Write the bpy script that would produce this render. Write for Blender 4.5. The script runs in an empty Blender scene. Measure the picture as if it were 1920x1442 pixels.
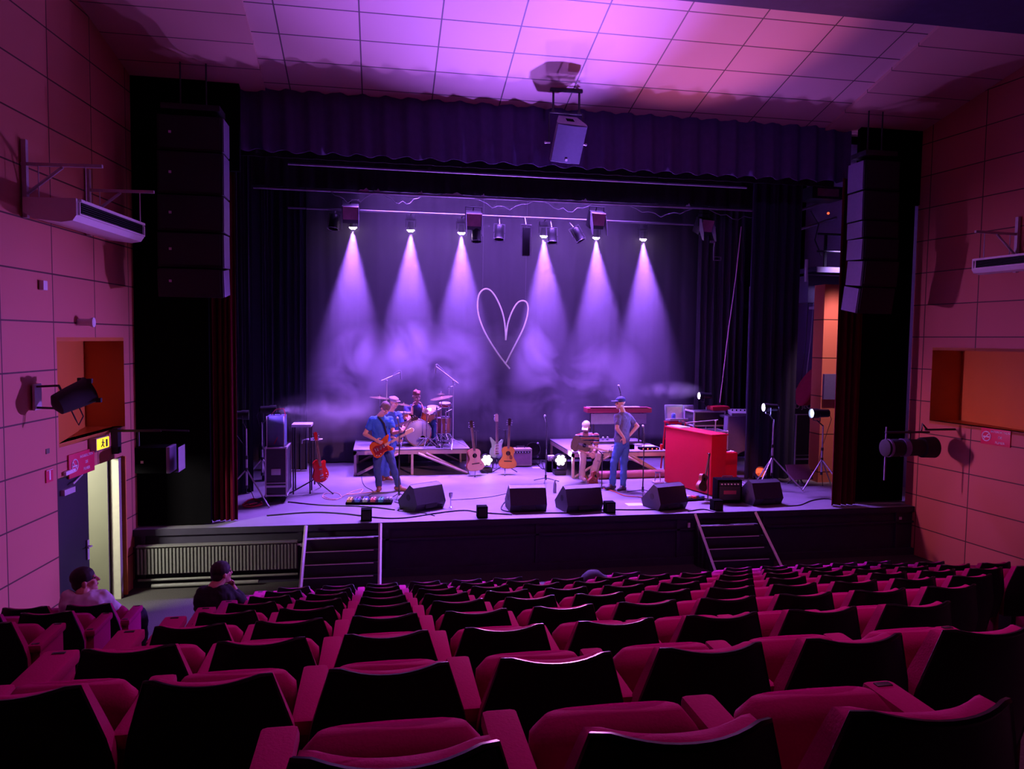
import bpy, bmesh, math, random
import numpy as np
from mathutils import Vector, Matrix, Euler
random.seed(7)
scene = bpy.context.scene
COL = scene.collection
PI = math.pi
def rad(a): return math.radians(a)

# ---------------------------------------------------------------- camera
FPX, CZ = 1390.0, 3.8
def _cam_axes(yaw, pitch, roll):
    cy, sy, cp, sp = math.cos(yaw), math.sin(yaw), math.cos(pitch), math.sin(pitch)
    f = Vector((sy*cp, cy*cp, -sp)); r = Vector((cy, -sy, 0)); u = r.cross(f)
    return math.cos(roll)*r + math.sin(roll)*u, -math.sin(roll)*r + math.cos(roll)*u, f
CR, CU, CF = _cam_axes(rad(10.12), rad(3.46), rad(0.73))
CAMP = Vector((0, 0, CZ))
cd = bpy.data.cameras.new('camera'); cam = bpy.data.objects.new('camera', cd); COL.objects.link(cam)
cam.matrix_world = Matrix(((CR.x, CU.x, -CF.x, 0), (CR.y, CU.y, -CF.y, 0), (CR.z, CU.z, -CF.z, CZ), (0, 0, 0, 1)))
cd.sensor_fit = 'HORIZONTAL'; cd.sensor_width = 36; cd.lens = FPX*36/1920
cd.clip_start = 0.05; cd.clip_end = 200
scene.camera = cam
def sight(px, py): return CF + CR*((px-960)/FPX) - CU*((py-721)/FPX)
def PY(px, py, Y): d = sight(px, py); return CAMP + d*(Y/d.y)          # measured point on the plane y = Y
def PZ(px, py, z=0.88): d = sight(px, py); return CAMP + d*((z-CZ)/d.z)   # measured point at height z
def PX(px, py, X): d = sight(px, py); return CAMP + d*(X/d.x)

# ---------------------------------------------------------------- world, exposure, render look
w = bpy.data.worlds.new('world'); scene.world = w; w.use_nodes = True
w.node_tree.nodes['Background'].inputs[0].default_value = (0.10, 0.03, 0.16, 1)
w.node_tree.nodes['Background'].inputs[1].default_value = 0.0
scene.view_settings.view_transform = 'Standard'; scene.view_settings.look = 'None'
scene.view_settings.gamma = 1; scene.view_settings.use_curve_mapping = False
scene.view_settings.exposure = 0.0
scene.cycles.max_bounces = 6; scene.cycles.diffuse_bounces = 3; scene.cycles.glossy_bounces = 2
scene.cycles.transmission_bounces = 4; scene.cycles.volume_bounces = 0; scene.cycles.transparent_max_bounces = 8
scene.cycles.sample_clamp_indirect = 4.0; scene.cycles.sample_clamp_direct = 0
scene.cycles.caustics_reflective = False; scene.cycles.caustics_refractive = False
scene.cycles.volume_step_rate = 2.0; scene.cycles.volume_preview_step_rate = 2.0
scene.cycles.volume_max_steps = 96

# ---------------------------------------------------------------- lights
def spot(name, p, tgt, color, power, angle, blend=0.5, r=0.05):
    l = bpy.data.lights.new(name, 'SPOT'); l.color = color; l.energy = power
    l.spot_size = rad(angle); l.spot_blend = blend; l.shadow_soft_size = r
    o = bpy.data.objects.new(name, l); COL.objects.link(o); o.location = p
    o.rotation_euler = (Vector(tgt)-Vector(p)).to_track_quat('-Z', 'Y').to_euler(); return o
def area(name, p, tgt, color, power, sx, sy):
    l = bpy.data.lights.new(name, 'AREA'); l.shape = 'RECTANGLE'; l.size = sx; l.size_y = sy; l.color = color; l.energy = power
    o = bpy.data.objects.new(name, l); COL.objects.link(o); o.location = p
    o.rotation_euler = (Vector(tgt)-Vector(p)).to_track_quat('-Z', 'Y').to_euler(); return o
VIO = (0.36, 0.13, 1.0)
BEAMS = [(662, 428), (770, 433), (865, 438), (1019, 444), (1117, 447), (1205, 450)]
BEAMP = [PY(x, y, 16.9) for x, y in BEAMS]
for i, p in enumerate(BEAMP):
    spot('beam_lamp_light', p+Vector((0, -.03, -.06)), p+Vector((0.02*(i-2.5), -0.42, -3)), (0.33, 0.11, 1), 6000, 37, 0.7, 0.03)
BLIND = [PY(912, 862, 15.99), PY(1050, 862, 15.56)]
for p in BLIND:
    spot('blinder_light', p+Vector((0, -.14, .03)), p+Vector((-.1, -3, 2.9)), (0.42, 0.15, 1), 1300, 92, 0.5, 0.09)
# stage washes from the overhead pipes
def wash(p, tgt, power, sx, sy, spread, col=VIO):
    o = area('wash_light', p, tgt, col, power, sx, sy); o.data.spread = rad(spread)
wash((1.2, 16.35, 7.75), (0.6, 12.2, .9), 600, 3.0, .3, 70)
wash((4.6, 16.35, 7.75), (4.8, 12.2, .9), 600, 3.0, .3, 70)
# front of house
spot('front_light', (0.2, 1.0, 7.6), (6.2, 13.8, 1.5), (1.0, .22, .22), 2600, 10, .4, .08)
spot('front_light', (5.0, 1.0, 7.6), (0.3, 14.4, 1.9), (1.0, .34, .55), 5500, 12, .6, .08)
spot('front_light', (1.0, 1.0, 7.6), (4.5, 14.2, 1.8), (1.0, .34, .55), 4500, 9, .6, .08)
spot('front_light', (3.0, 0.5, 7.6), (2.2, 15.4, 1.4), (1.0, .38, .42), 3000, 6, .6, .08)
# auditorium and wing: spots from the stage, then added fills
spot('ceiling_light', (4.4, 12.9, 1.4), (1.5, 9.2, 8.4), (0.30, .12, 1), 8000, 46, 1.0, .08)
spot('ceiling_light', (6.6, 13.0, 1.4), (4.3, 9.2, 8.4), (0.95, .20, .45), 1150, 38, .7, .08)
spot('wall_wash_light', (7.6, 12.6, 2.8), (-3.9, 9.2, 1.8), (0.36, .13, 1), 4500, 42, 1, .1)
spot('wall_wash_light', (6.8, 12.4, 2.6), (-3.9, 10.2, 3.6), (0.9, .25, .5), 260, 36, 1, .1)
spot('wall_wash_light', (-1.4, 12.6, 2.8), (9.6, 11.3, 1.4), (1, .26, .42), 950, 26, 1, .1)
spot('wall_wash_light', (-1.4, 12.6, 3.2), (9.6, 10.2, 3.0), (0.68, .2, .95), 1150, 38, 1, .1)
spot('seat_wash_light', (3.0, 13.0, 5.6), (2.4, 3.0, 1.6), (0.8, .2, .75), 1500, 70, 1, .15)
spot('wing_fill_light', (9.05, 12.8, 6.3), (9.55, 14.5, 2.6), (1, .5, .85), 560, 34, .6, .12)  # added spot without a fixture, brightens the orange column
spot('wing_fill_light', (10.6, 15.0, 6.4), (9.9, 17.3, 3.0), (.5, .3, 1), 500, 60, .8, .15)  # second added spot, lifts the lilac wall
wo = area('bounce_fill_light', (3.0, 4.2, 7.9), (3.0, 4.8, 0), (1, .15, .55), 75, 5, 1.5); wo.data.spread = rad(120)  # added pink fill in place of bounce off the ceiling
spot('front_light', (3.0, 1.0, 6.4), (4.6, 12.1, 7.1), VIO, 420, 44, 1, .1)  # added violet spot that tints the valance
wash((2.8, 16.3, 8.2), (2.8, 16.9, .9), 300, 5.5, .3, 80)  # added wash that brightens the haze in front of the backdrop
# corridor behind the side door
area('corridor_light', (-4.9, 9.9, 2.3), (-3.2, 11.3, .4), (1, .97, .82), 210, .5, .5)
# ---------------------------------------------------------------- mesh builder
class MB:
    def __init__(s): s.v = []; s.f = []; s.M = Matrix()
    def add(s, vs, fs):
        n = len(s.v); s.v += [s.M @ Vector(v) for v in vs]; s.f += [tuple(n+i for i in f) for f in fs]; return s
    def box(s, c, d, R=None, tx=1, ty=1):   # tx, ty: taper of the top face
        vs = []
        for z in (-.5, .5):
            for x, y in ((-.5, -.5), (.5, -.5), (.5, .5), (-.5, .5)):
                k = (tx, ty) if z > 0 else (1, 1)
                v = Vector((x*d[0]*k[0], y*d[1]*k[1], z*d[2]))
                vs.append((R @ v if R else v)+Vector(c))
        return s.add(vs, [(3, 2, 1, 0), (4, 5, 6, 7), (0, 1, 5, 4), (1, 2, 6, 5), (2, 3, 7, 6), (3, 0, 4, 7)])
    def rbox(s, c, d, r=.01, R=None):       # box with chamfered edges
        bm = bmesh.new(); bmesh.ops.create_cube(bm, size=1)
        for v in bm.verts: v.co = Vector((v.co.x*d[0], v.co.y*d[1], v.co.z*d[2]))
        bmesh.ops.bevel(bm, geom=bm.edges[:], offset=min(r, .45*min(d)), segments=2, profile=.6, affect='EDGES')
        bm.verts.index_update()
        vs = [(R @ v.co if R else v.co)+Vector(c) for v in bm.verts]; fs = [tuple(v.index for v in f.verts) for f in bm.faces]
        bm.free(); return s.add(vs, fs)
    def rings(s, R, closed=False, caps=True):
        n = len(R[0]); vs = [p for r in R for p in r]; fs = []
        m = len(R)
        for i in range(m if closed else m-1):
            a, b = i*n, ((i+1) % m)*n
            for j in range(n): k = (j+1) % n; fs.append((a+j, a+k, b+k, b+j))
        if caps and not closed: fs += [tuple(range(n))[::-1], tuple(range((m-1)*n, m*n))]
        return s.add(vs, fs)
    def cyl(s, a, b, r0, r1=None, n=10, caps=True):
        a, b = Vector(a), Vector(b); r1 = r0 if r1 is None else r1
        q = (b-a).to_track_quat('Z', 'Y')
        mk = lambda c, r: [c+q @ Vector((r*math.cos(2*PI*i/n), r*math.sin(2*PI*i/n), 0)) for i in range(n)]
        return s.rings([mk(a, r0), mk(b, r1)], caps=caps)
    def tube(s, pts, r, n=6, closed=False):
        pts = [Vector(p) for p in pts]; m = len(pts); R = []; up = Vector((0, 0, 1))
        T = []
        for i in range(m):
            a = pts[(i-1) % m] if (closed or i) else pts[0]; b = pts[(i+1) % m] if (closed or i < m-1) else pts[-1]
            T.append((b-a).normalized() if (b-a).length > 1e-9 else Vector((0, 0, 1)))
        nr = T[0].orthogonal().normalized()
        for i in range(m):
            nr = (nr-T[i]*nr.dot(T[i])); nr = nr.normalized() if nr.length > 1e-6 else T[i].orthogonal().normalized()
            bn = T[i].cross(nr); rr = r[i] if isinstance(r, (list, tuple)) else r
            R.append([pts[i]+nr*rr*math.cos(2*PI*j/n)+bn*rr*math.sin(2*PI*j/n) for j in range(n)])
        return s.rings(R, closed=closed)
    def lathe(s, prof, M=None, n=20):
        M = M or Matrix()
        R = [[M @ Vector((r*math.cos(2*PI*j/n), r*math.sin(2*PI*j/n), z)) for j in range(n)] for r, z in prof]
        return s.rings(R)
    def ball(s, c, r, n=12, R=None):
        if not isinstance(r, (tuple, list, Vector)): r = (r, r, r)
        m = n//2; Rg = []
        for i in range(1, m):
            a = PI*i/m
            Rg.append([Vector((r[0]*math.sin(a)*math.cos(2*PI*j/n), r[1]*math.sin(a)*math.sin(2*PI*j/n), -r[2]*math.cos(a))) for j in range(n)])
        Rg = [[((R @ p) if R else p)+Vector(c) for p in q] for q in Rg]
        top = Vector((0, 0, r[2])); bot = -top
        if R: top = R @ top; bot = R @ bot
        k = len(Rg); vs = [p for q in Rg for p in q]+[bot+Vector(c), top+Vector(c)]; fs = []
        for i in range(k-1):
            for j in range(n): l = (j+1) % n; fs.append((i*n+j, i*n+l, (i+1)*n+l, (i+1)*n+j))
        for j in range(n): l = (j+1) % n; fs.append((k*n, l, j)); fs.append((k*n+1, (k-1)*n+j, (k-1)*n+l))
        return s.add(vs, fs)
    def cap(s, a, b, ra, rb=None, n=12):     # capsule
        rb = ra if rb is None else rb; a, b = Vector(a), Vector(b); d = (b-a)
        if d.length < 1e-6: return s.ball(a, ra, n)
        q = d.to_track_quat('Z', 'Y'); L = d.length; R = []
        for t in (80, 50, 25, 0): R.append((ra*math.cos(rad(t)), -ra*math.sin(rad(t))))
        for t in (0, 25, 50, 80): R.append((rb*math.cos(rad(t)), L+rb*math.sin(rad(t))))
        return s.rings([[a+q @ Vector((r*math.cos(2*PI*j/n), r*math.sin(2*PI*j/n), z)) for j in range(n)] for r, z in R])
    def prism(s, poly, d0, d1, M=None):      # polygon in local xy pushed along z
        M = M or Matrix(); n = len(poly)
        vs = [M @ Vector((x, y, d0)) for x, y in poly]+[M @ Vector((x, y, d1)) for x, y in poly]
        fs = [tuple(range(n))[::-1], tuple(range(n, 2*n))]+[(i, (i+1) % n, n+(i+1) % n, n+i) for i in range(n)]
        return s.add(vs, fs)
    def sheet(s, fn, nu, nv, t=0.0, tn=Vector((0, 1, 0))):   # surface fn(u,v), with thickness t along tn
        vs = [Vector(fn(i/nu, j/nv)) for j in range(nv+1) for i in range(nu+1)]; W = nu+1
        fs = [(j*W+i, j*W+i+1, (j+1)*W+i+1, (j+1)*W+i) for j in range(nv) for i in range(nu)]
        if t:
            n = len(vs); vs += [v+tn*t for v in vs]; fs += [tuple(n+k for k in f[::-1]) for f in fs]
            edge = [i for i in range(W)]+[j*W+nu for j in range(1, nv+1)]+[nv*W+i for i in range(nu-1, -1, -1)]+[j*W for j in range(nv-1, 0, -1)]
            for a, b in zip(edge, edge[1:]+edge[:1]): fs.append((b, a, n+a, n+b))
        return s.add(vs, fs)
    def build(s, name, mat, parent=None, sharp=38, loc=None):
        me = bpy.data.meshes.new(name); me.from_pydata([tuple(v) for v in s.v], [], s.f); me.update()
        if sharp:
            me.polygons.foreach_set('use_smooth', [True]*len(me.polygons)); me.set_sharp_from_angle(angle=rad(sharp))
        me.materials.append(mat)
        o = bpy.data.objects.new(name, me); COL.objects.link(o)
        if parent: o.parent = parent
        if loc is not None: o.location = loc
        return o
def tag(o, label=None, cat=None, group=None, kind=None):
    if label: o['label'] = label
    if cat: o['category'] = cat
    if group: o['group'] = group
    if kind: o['kind'] = kind
    return o
def thing(name, label, cat, loc=(0, 0, 0), rz=0, group=None, rot=None):
    o = bpy.data.objects.new(name, None); COL.objects.link(o); o.location = loc
    o.rotation_euler = rot if rot is not None else (0, 0, rz); o.empty_display_size = .1
    return tag(o, label, cat, group)
def struct(name, mb, m, sharp=38): return tag(mb.build(name, m, sharp=sharp), kind='structure')
def pt(o, label): o['label'] = label; return o
def dup(root, loc=None, rot=None):
    c = root.copy(); COL.objects.link(c)
    for ch in list(root.children):
        d = ch.copy(); COL.objects.link(d); d.parent = c
        for g in list(ch.children): e = g.copy(); COL.objects.link(e); e.parent = d
    if loc is not None: c.location = loc
    if rot is not None: c.rotation_euler = rot
    return c

# ---------------------------------------------------------------- materials
def mat(name, col, rough=.6, metal=0, var=.12, scale=18, emit=None, es=0, bump=0, spec=None, sheen=0):
    m = bpy.data.materials.new(name); m.use_nodes = True; nt = m.node_tree; N = nt.nodes; L = nt.links
    b = N['Principled BSDF']; b.inputs['Roughness'].default_value = rough; b.inputs['Metallic'].default_value = metal
    if spec is not None: b.inputs['Specular IOR Level'].default_value = spec
    if sheen: b.inputs['Sheen Weight'].default_value = sheen
    tc = N.new('ShaderNodeTexCoord'); nz = N.new('ShaderNodeTexNoise'); nz.inputs['Scale'].default_value = scale; nz.inputs['Detail'].default_value = 2
    L.new(tc.outputs['Object'], nz.inputs['Vector'])
    mx = N.new('ShaderNodeMix'); mx.data_type = 'RGBA'
    mx.inputs['A'].default_value = tuple(c*(1-var) for c in col)+(1,); mx.inputs['B'].default_value = tuple(min(1, c*(1+var)) for c in col)+(1,)
    L.new(nz.outputs['Fac'], mx.inputs['Factor']); L.new(mx.outputs['Result'], b.inputs['Base Color'])
    if bump:
        bp = N.new('ShaderNodeBump'); bp.inputs['Strength'].default_value = bump; bp.inputs['Distance'].default_value = .004
        L.new(nz.outputs['Fac'], bp.inputs['Height']); L.new(bp.outputs['Normal'], b.inputs['Normal'])
    if emit: b.inputs['Emission Color'].default_value = tuple(emit)+(1,); b.inputs['Emission Strength'].default_value = es
    return m
def panels(name, col, col2, du, dv, ou, ov, axu='Y', axv='Z', gw=.009, rough=.55, groove=.12, stagger=False):
    """flat cladding boards: thin dark joints every du by dv metres, each board a touch different"""
    m = bpy.data.materials.new(name); m.use_nodes = True; nt = m.node_tree; N = nt.nodes; L = nt.links
    b = N['Principled BSDF']; b.inputs['Roughness'].default_value = rough
    tc = N.new('ShaderNodeTexCoord'); sp = N.new('ShaderNodeSeparateXYZ'); L.new(tc.outputs['Object'], sp.inputs[0])
    def M(op, a, b_=None, c=None):
        n = N.new('ShaderNodeMath'); n.operation = op
        for i, v in enumerate((a, b_, c)):
            if v is None: continue
            if isinstance(v, (int, float)): n.inputs[i].default_value = v
            else: L.new(v, n.inputs[i])
        return n.outputs[0]
    u = M('DIVIDE', M('SUBTRACT', sp.outputs[axu], ou), du); v = M('DIVIDE', M('SUBTRACT', sp.outputs[axv], ov), dv)
    fu, fv = M('FRACT', u), M('FRACT', v)
    eu = M('MULTIPLY', M('MINIMUM', fu, M('SUBTRACT', 1, fu)), du); ev = M('MULTIPLY', M('MINIMUM', fv, M('SUBTRACT', 1, fv)), dv)
    line = M('LESS_THAN', M('MINIMUM', eu, ev), gw)
    wn = N.new('ShaderNodeTexWhiteNoise'); wn.noise_dimensions = '2D'; cb = N.new('ShaderNodeCombineXYZ')
    L.new(M('FLOOR', u), cb.inputs[0]); L.new(M('FLOOR', v), cb.inputs[1]); L.new(cb.outputs[0], wn.inputs['Vector'])
    mx = N.new('ShaderNodeMix'); mx.data_type = 'RGBA'; mx.inputs['A'].default_value = (*col, 1); mx.inputs['B'].default_value = (*col2, 1)
    L.new(wn.outputs['Value'], mx.inputs['Factor'])
    m2 = N.new('ShaderNodeMix'); m2.data_type = 'RGBA'; m2.inputs['B'].default_value = tuple(c*groove for c in col)+(1,)
    L.new(mx.outputs['Result'], m2.inputs['A']); L.new(line, m2.inputs['Factor']); L.new(m2.outputs['Result'], b.inputs['Base Color'])
    return m
M_ = {}
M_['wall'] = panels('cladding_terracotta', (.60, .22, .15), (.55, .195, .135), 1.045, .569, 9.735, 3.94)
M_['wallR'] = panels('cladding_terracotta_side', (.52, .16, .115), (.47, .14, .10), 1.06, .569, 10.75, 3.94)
M_['ceil'] = panels('ceiling_boards', (.62, .42, .36), (.58, .40, .34), 1.09, .569, -.28, .03, axu='X', axv='Y', gw=.010)
M_['ceil2'] = panels('ceiling_boards_side', (.60, .36, .28), (.57, .34, .27), 40, .569, -20, .21, axu='X', axv='Y', gw=.008)
M_['niche'] = mat('niche_orange', (.58, .19, .03), .5, var=.04, scale=3)
M_['black'] = mat('black_paint', (.0025, .0022, .003), .95, var=.3, scale=30, spec=.05)
M_['blackmat'] = mat('black_board', (.03, .022, .05), .75, var=.3, scale=8)
M_['drape'] = mat('black_drape', (.020, .018, .024), .9, var=.3, scale=20)
M_['leg'] = mat('black_wool_drape', (.026, .024, .048), .95, var=.2, scale=12)
M_['backdrop'] = mat('backdrop_cloth', (.05, .045, .06), .95, var=.1, scale=4)
M_['redcurt'] = mat('red_velvet_drape', (.10, .003, .015), .95, var=.2, scale=9, spec=.1)
M_['pelmet'] = mat('red_velvet_violet_lit', (.07, .04, .14), .85, var=.2, scale=9)  # violet light and haze mixed into the red cloth's colour
M_['carpet'] = mat('grey_carpet', (.050, .045, .042), .95, var=.75, scale=60, bump=.6)
M_['stage'] = mat('stage_floor_dark', (.20, .195, .21), .55, var=.22, scale=2.2, bump=0, spec=.3)
M_['shell'] = mat('seat_shell_black', (.010, .009, .012), .32, var=.2, scale=5)
M_['pad'] = mat('seat_fabric_crimson', (.40, .002, .15), .9, var=.12, scale=140, bump=.25, spec=.15)
M_['grey'] = mat('grey_paint', (.35, .35, .36), .5)
M_['white'] = mat('white_enamel', (.80, .80, .80), .45, var=.04)
M_['steel'] = mat('galvanised_steel', (.62, .60, .65), .4, .35)
M_['chrome'] = mat('chrome', (.85, .85, .88), .15, 1, var=.03)
M_['dmetal'] = mat('dark_metal', (.05, .05, .055), .4, .5)
M_['rubber'] = mat('black_rubber', (.02, .02, .02), .8)
M_['tape'] = mat('white_tape', (.78, .76, .78), .5, var=.08)
M_['cable'] = mat('black_cable', (.015, .015, .018), .5)
M_['wood'] = mat('light_wood', (.52, .40, .30), .5, var=.2, scale=6)
M_['green'] = mat('corridor_paint', (.125, .125, .085), .6, var=.08, scale=3)
M_['cream'] = mat('cream_door_edge', (.38, .36, .29), .6, var=.1)
M_['door'] = mat('navy_door', (.014, .013, .022), .5, var=.1)
M_['signred'] = mat('sign_crimson', (.65, .02, .09), .45, var=.03)
M_['cloth_black'] = mat('black_cloth', (.02, .02, .022), .9)
M_['glow'] = mat('lamp_glow', (1, .9, 1), .5, emit=(.85, .55, 1), es=60)
M_['glow2'] = mat('blinder_glow', (1, .95, 1), .5, emit=(1, .85, 1), es=8)
M_['exit'] = mat('exit_glow', (.8, .7, 0), .5, emit=(1, .62, .02), es=1.6)
M_['ledred'] = mat('led_red', (1, .1, .05), .5, emit=(1, .12, .05), es=1.5)
# ---------------------------------------------------------------- walls
LW0, LS = -4.742, .0935            # left wall: x = LW0 + LS*y
RW0, RS = 10.757, -.104            # right wall
def lwx(y): return LW0+LS*y
def rwx(y): return RW0+RS*y
def wall(name, x0, slope, rects, sgn, m):
    mb = MB()
    for y0, y1, z0, z1 in rects: mb.box((sgn*.07, (y0+y1)/2, (z0+z1)/2), (.14, y1-y0, z1-z0))
    o = struct(name, mb, m); o.location = (x0, 0, 0); o.rotation_euler.z = -math.atan(slope); return o
k = 1.0044
wall('wall_left', LW0, LS, [(-1, 9.70*k, -.3, 9.2), (9.70*k, 11.50*k, 2.05, 2.47), (9.70*k, 9.75*k, 2.47, 3.71), (11.58*k, 12.0*k, 2.47, 3.71),
                            (11.50*k, 12.0*k, -.3, 2.47), (9.70*k, 12.0*k, 3.71, 9.2)], -1, M_['wall'])
k = 1.0054
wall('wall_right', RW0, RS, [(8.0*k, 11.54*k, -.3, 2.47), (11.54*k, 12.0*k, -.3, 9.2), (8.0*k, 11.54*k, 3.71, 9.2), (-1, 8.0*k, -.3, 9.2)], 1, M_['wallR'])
# niches cut into both walls
def niche(name, wx, ya, yb, apex, sg):
    a = Vector((wx(ya)-sg*.0, ya, 0)); b = Vector((apex, yb, 0)); c = Vector((wx(yb), yb, 0)); mb = MB()
    z0, z1 = 2.47, 3.71
    n = Vector((sg, 0, 0))*.05
    for p, q, off in ((a, b, n), (b, c, Vector((0, .05, 0)))):
        P = [p, q, q+off, p+off]
        mb.prism([(v.x, v.y) for v in P], z0-.05, z1+.05)
    for z in (z0-.05, z1): mb.prism([(a.x, a.y), (b.x, b.y), (c.x, c.y)], z, z+.05)
    return struct(name, mb, M_['niche'])
niche('wall_niche_left', lwx, 9.75, 11.58, -4.19, -1)
niche('wall_niche_right', rwx, 8.0, 11.54, 10.15, 1)
# ceiling: middle field and two slightly lower sides, sloping down to the stage
def cz(y): return 7.60+.263*(12.15-y)
for nm, x0, x1, dz, m in (('ceiling', -1.74, 7.72, 0, 'ceil'), ('ceiling_side_left', -4.9, -1.74, -.05, 'ceil2'), ('ceiling_side_right', 7.72, 10.9, -.05, 'ceil2')):
    mb = MB(); ya, yb = 12.3, 4.0
    vs = [(x, y, cz(y)+dz+t) for t in (0, .15) for x, y in ((x0, ya), (x1, ya), (x1, yb), (x0, yb))]
    mb.add(vs, [(3, 2, 1, 0), (4, 5, 6, 7), (0, 1, 5, 4), (1, 2, 6, 5), (2, 3, 7, 6), (3, 0, 4, 7)])
    struct(nm, mb, M_[m])
struct('ceiling_bridge', MB().box((3.2, 8.6, cz(9.0)-.02), (15.4, 1.46, .42)), M_['blackmat'])
# ---------------------------------------------------------------- floors and stage
ROWY = lambda k: 2.105+.947*k
ROWZ = lambda k: 1.944-.2775*k
mb = MB(); mb.box((3, 10.0, -.1), (16, 4.6, .2))
for kk in range(-3, 7):
    y0 = ROWY(kk)-.42; y1 = y0+.947
    if kk == 6: y1 = y0+.947
    mb.box((4.35, (y0+y1)/2, ROWZ(kk)/2-.05), (11.75, .947, ROWZ(kk)+.1)); mb.box((-3.35, (y0+y1)/2, ROWZ(kk)/2-.05), (1.9, .947, ROWZ(kk)+.1))
mb.add([(-2.41, 7.6, .004), (-1.51, 7.6, .004), (-1.51, -1, 2.7), (-2.41, -1, 2.7)], [(0, 1, 2, 3)])
struct('floor', mb, M_['carpet'])
struct('floor_stage', MB().box((3.4, 14.98, .83), (14.4, 6.4, .1)), M_['stage'])
fb = MB(); fb.box((3.0, 11.88, .40), (13.3, .12, .80)); fb.box((3.0, 11.80, .83), (13.3, .06, .098)); fb.box((3.0, 11.80, .60), (13.3, .05, .03)); fb.box((3.0, 11.79, .06), (13.3, .08, .12))
for x in (-3.5, -1.22, .12, 2.56, 5.02, 6.6, 9.2): fb.box((x, 11.80, .4), (.06, .05, .78))
struct('wall_stage_front', fb, M_['blackmat'])
# stage house
struct('wall_stage_back', MB().box((3.4, 18.3, 4.4), (15, .1, 8.8)), mat('stage_house_grey', (.10, .09, .14), .8))
struct('wall_stage_left', MB().box((-3.95, 15.1, 4.4), (.1, 6.4, 8.8)), M_['drape'])
struct('wall_stage_right', MB().box((11.2, 15.1, 4.4), (.1, 6.4, 8.8)), mat('wing_wall_lilac', (.36, .32, .42), .8))
struct('ceiling_stage', MB().box((3.6, 15.1, 8.75), (15.2, 6.4, .1)), M_['drape'])
pl = MB(); pl.box((-3.12, 12.0, 4.6), (1.1, .1, 7.4)); pl.box((9.07, 12.22, 4.6), (1.02, .1, 7.4)); pl.box((-2.9, 12.02, 7.5), (1.6, .1, 2.4)); pl.box((8.95, 12.02, 7.5), (1.3, .1, 2.4)); pl.box((3.2, 12.32, 8.2), (13.4, .08, 1.6))
struct('wall_proscenium', pl, M_['black'])
# ---------------------------------------------------------------- side door, corridor
dn = thing('door_1', None, None, (lwx(9.70)-.03, 9.70, 0), -math.atan(LS)); dn['kind'] = 'structure'
MB().box((0, .38, 1.02), (.045, .76, 2.03)).build('door_leaf', M_['door'], dn)
h = MB().box((.035, .70, .98), (.015, .05, .26)); h.cyl((.04, .70, 1.03), (.09, .70, 1.03), .01); h.cyl((.085, .70, 1.03), (.085, .60, 1.03), .009)
h.build('door_handle', M_['steel'], dn)
MB().box((.05, .20, 1.86), (.05, .26, .07)).build('door_closer', M_['steel'], dn)
MB().cyl((.08, .26, 1.935), (.02, .62, 1.99), .012).build('closer_arm', M_['steel'], dn)
cr = MB(); cr.box((-4.75, 11.28, 1.1), (1.9, .08, 2.4)); struct('wall_corridor', cr, M_['green'])
cr = MB(); cr.box((-5.7, 10.4, 1.1), (.08, 1.8, 2.4)); cr.box((-4.88, 9.55, 1.1), (1.7, .08, 2.4)); struct('wall_corridor_end', cr, M_['green'])
struct('ceiling_corridor', MB().box((-4.8, 10.4, 2.42), (1.9, 1.9, .06)), M_['green'])
struct('floor_corridor', MB().box((-4.8, 10.4, -.05), (1.95, 1.9, .1)), M_['carpet'])
struct('trim_1', MB().box((lwx(11.30)-.04, 11.34, 1.02), (.12, .10, 2.04)), M_['cream'])
struct('trim_2', MB().box((lwx(11.46)+.01, 11.49, 1.02), (.05, .035, 2.04)), mat('door_trim_orange', (.85, .38, .08), .5))
# ---------------------------------------------------------------- drapes
def drape(name, a, b, z0, z1, folds, amp, m, label, cat='curtain', group=None, ph=0, hem=0, seed=0, gather=None):
    a, b = Vector(a), Vector(b); d = b-a; L = d.length; d.normalize(); n = Vector((d.y, -d.x)); rn = random.Random(seed)
    c = [rn.uniform(-.5, .5) for _ in range(8)]
    def fn(u, v):
        s = u*folds*2*PI+ph; k = 1-.35*v
        off = amp*k*(math.sin(s+.8*math.sin(u*9+c[0]*4))+.35*math.sin(2.3*s+c[1]*6+1.5*v))
        x = a+d*(u*L)+n*off
        z = z0+(z1-z0)*v
        if hem and v < .001: z += hem*math.cos(s+.8*math.sin(u*9+c[0]*4))
        return (x.x, x.y, z)
    mb = MB().sheet(fn, int(folds*10), 6, .012, Vector((n.x, n.y, 0)))
    o = mb.build(name, m, sharp=80); return tag(o, label, cat, group)
x = lambda px, Y: PY(px, 600, Y).x
drape('valance_curtain', (x(432, 12.15), 12.15), (x(1580, 12.15), 12.15), 6.67, 7.78, 27, .045, M_['pelmet'], 'dark red scalloped valance hanging across the top of the stage opening', hem=.022, seed=3)
drape('stage_curtain', (x(386, 12.1)-.02, 12.15), (x(441, 12.1), 12.15), .9, 6.7, 5, .05, M_['redcurt'], 'dark red velvet house curtain drawn aside next to the flight case end of the stage', seed=5)
drape('stage_curtain', (x(1569, 12.0), 12.0), (x(1618, 12.0), 12.0), .9, 6.7, 4, .05, M_['redcurt'], 'dark red velvet house curtain drawn aside next to the orange wall', seed=6)
drape('backdrop_curtain', (x(530, 17.6), 17.6), (x(1392, 17.6), 17.6), .9, 8.2, 22, .018, M_['backdrop'], 'wide black backdrop curtain behind the drum kit and hanging heart', seed=8)
drape('wing_curtain', (x(443, 14.3), 14.2), (x(470, 14.3), 14.4), .9, 7.6, 3, .05, M_['leg'], 'black wing curtain closest to the house curtain above the tripod lamps', group=None, seed=9)
drape('wing_curtain', (x(490, 15.6), 15.5), (x(512, 15.6), 15.7), .9, 7.6, 3, .05, M_['leg'], 'narrow black wing curtain behind the flight case', seed=10)
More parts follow.
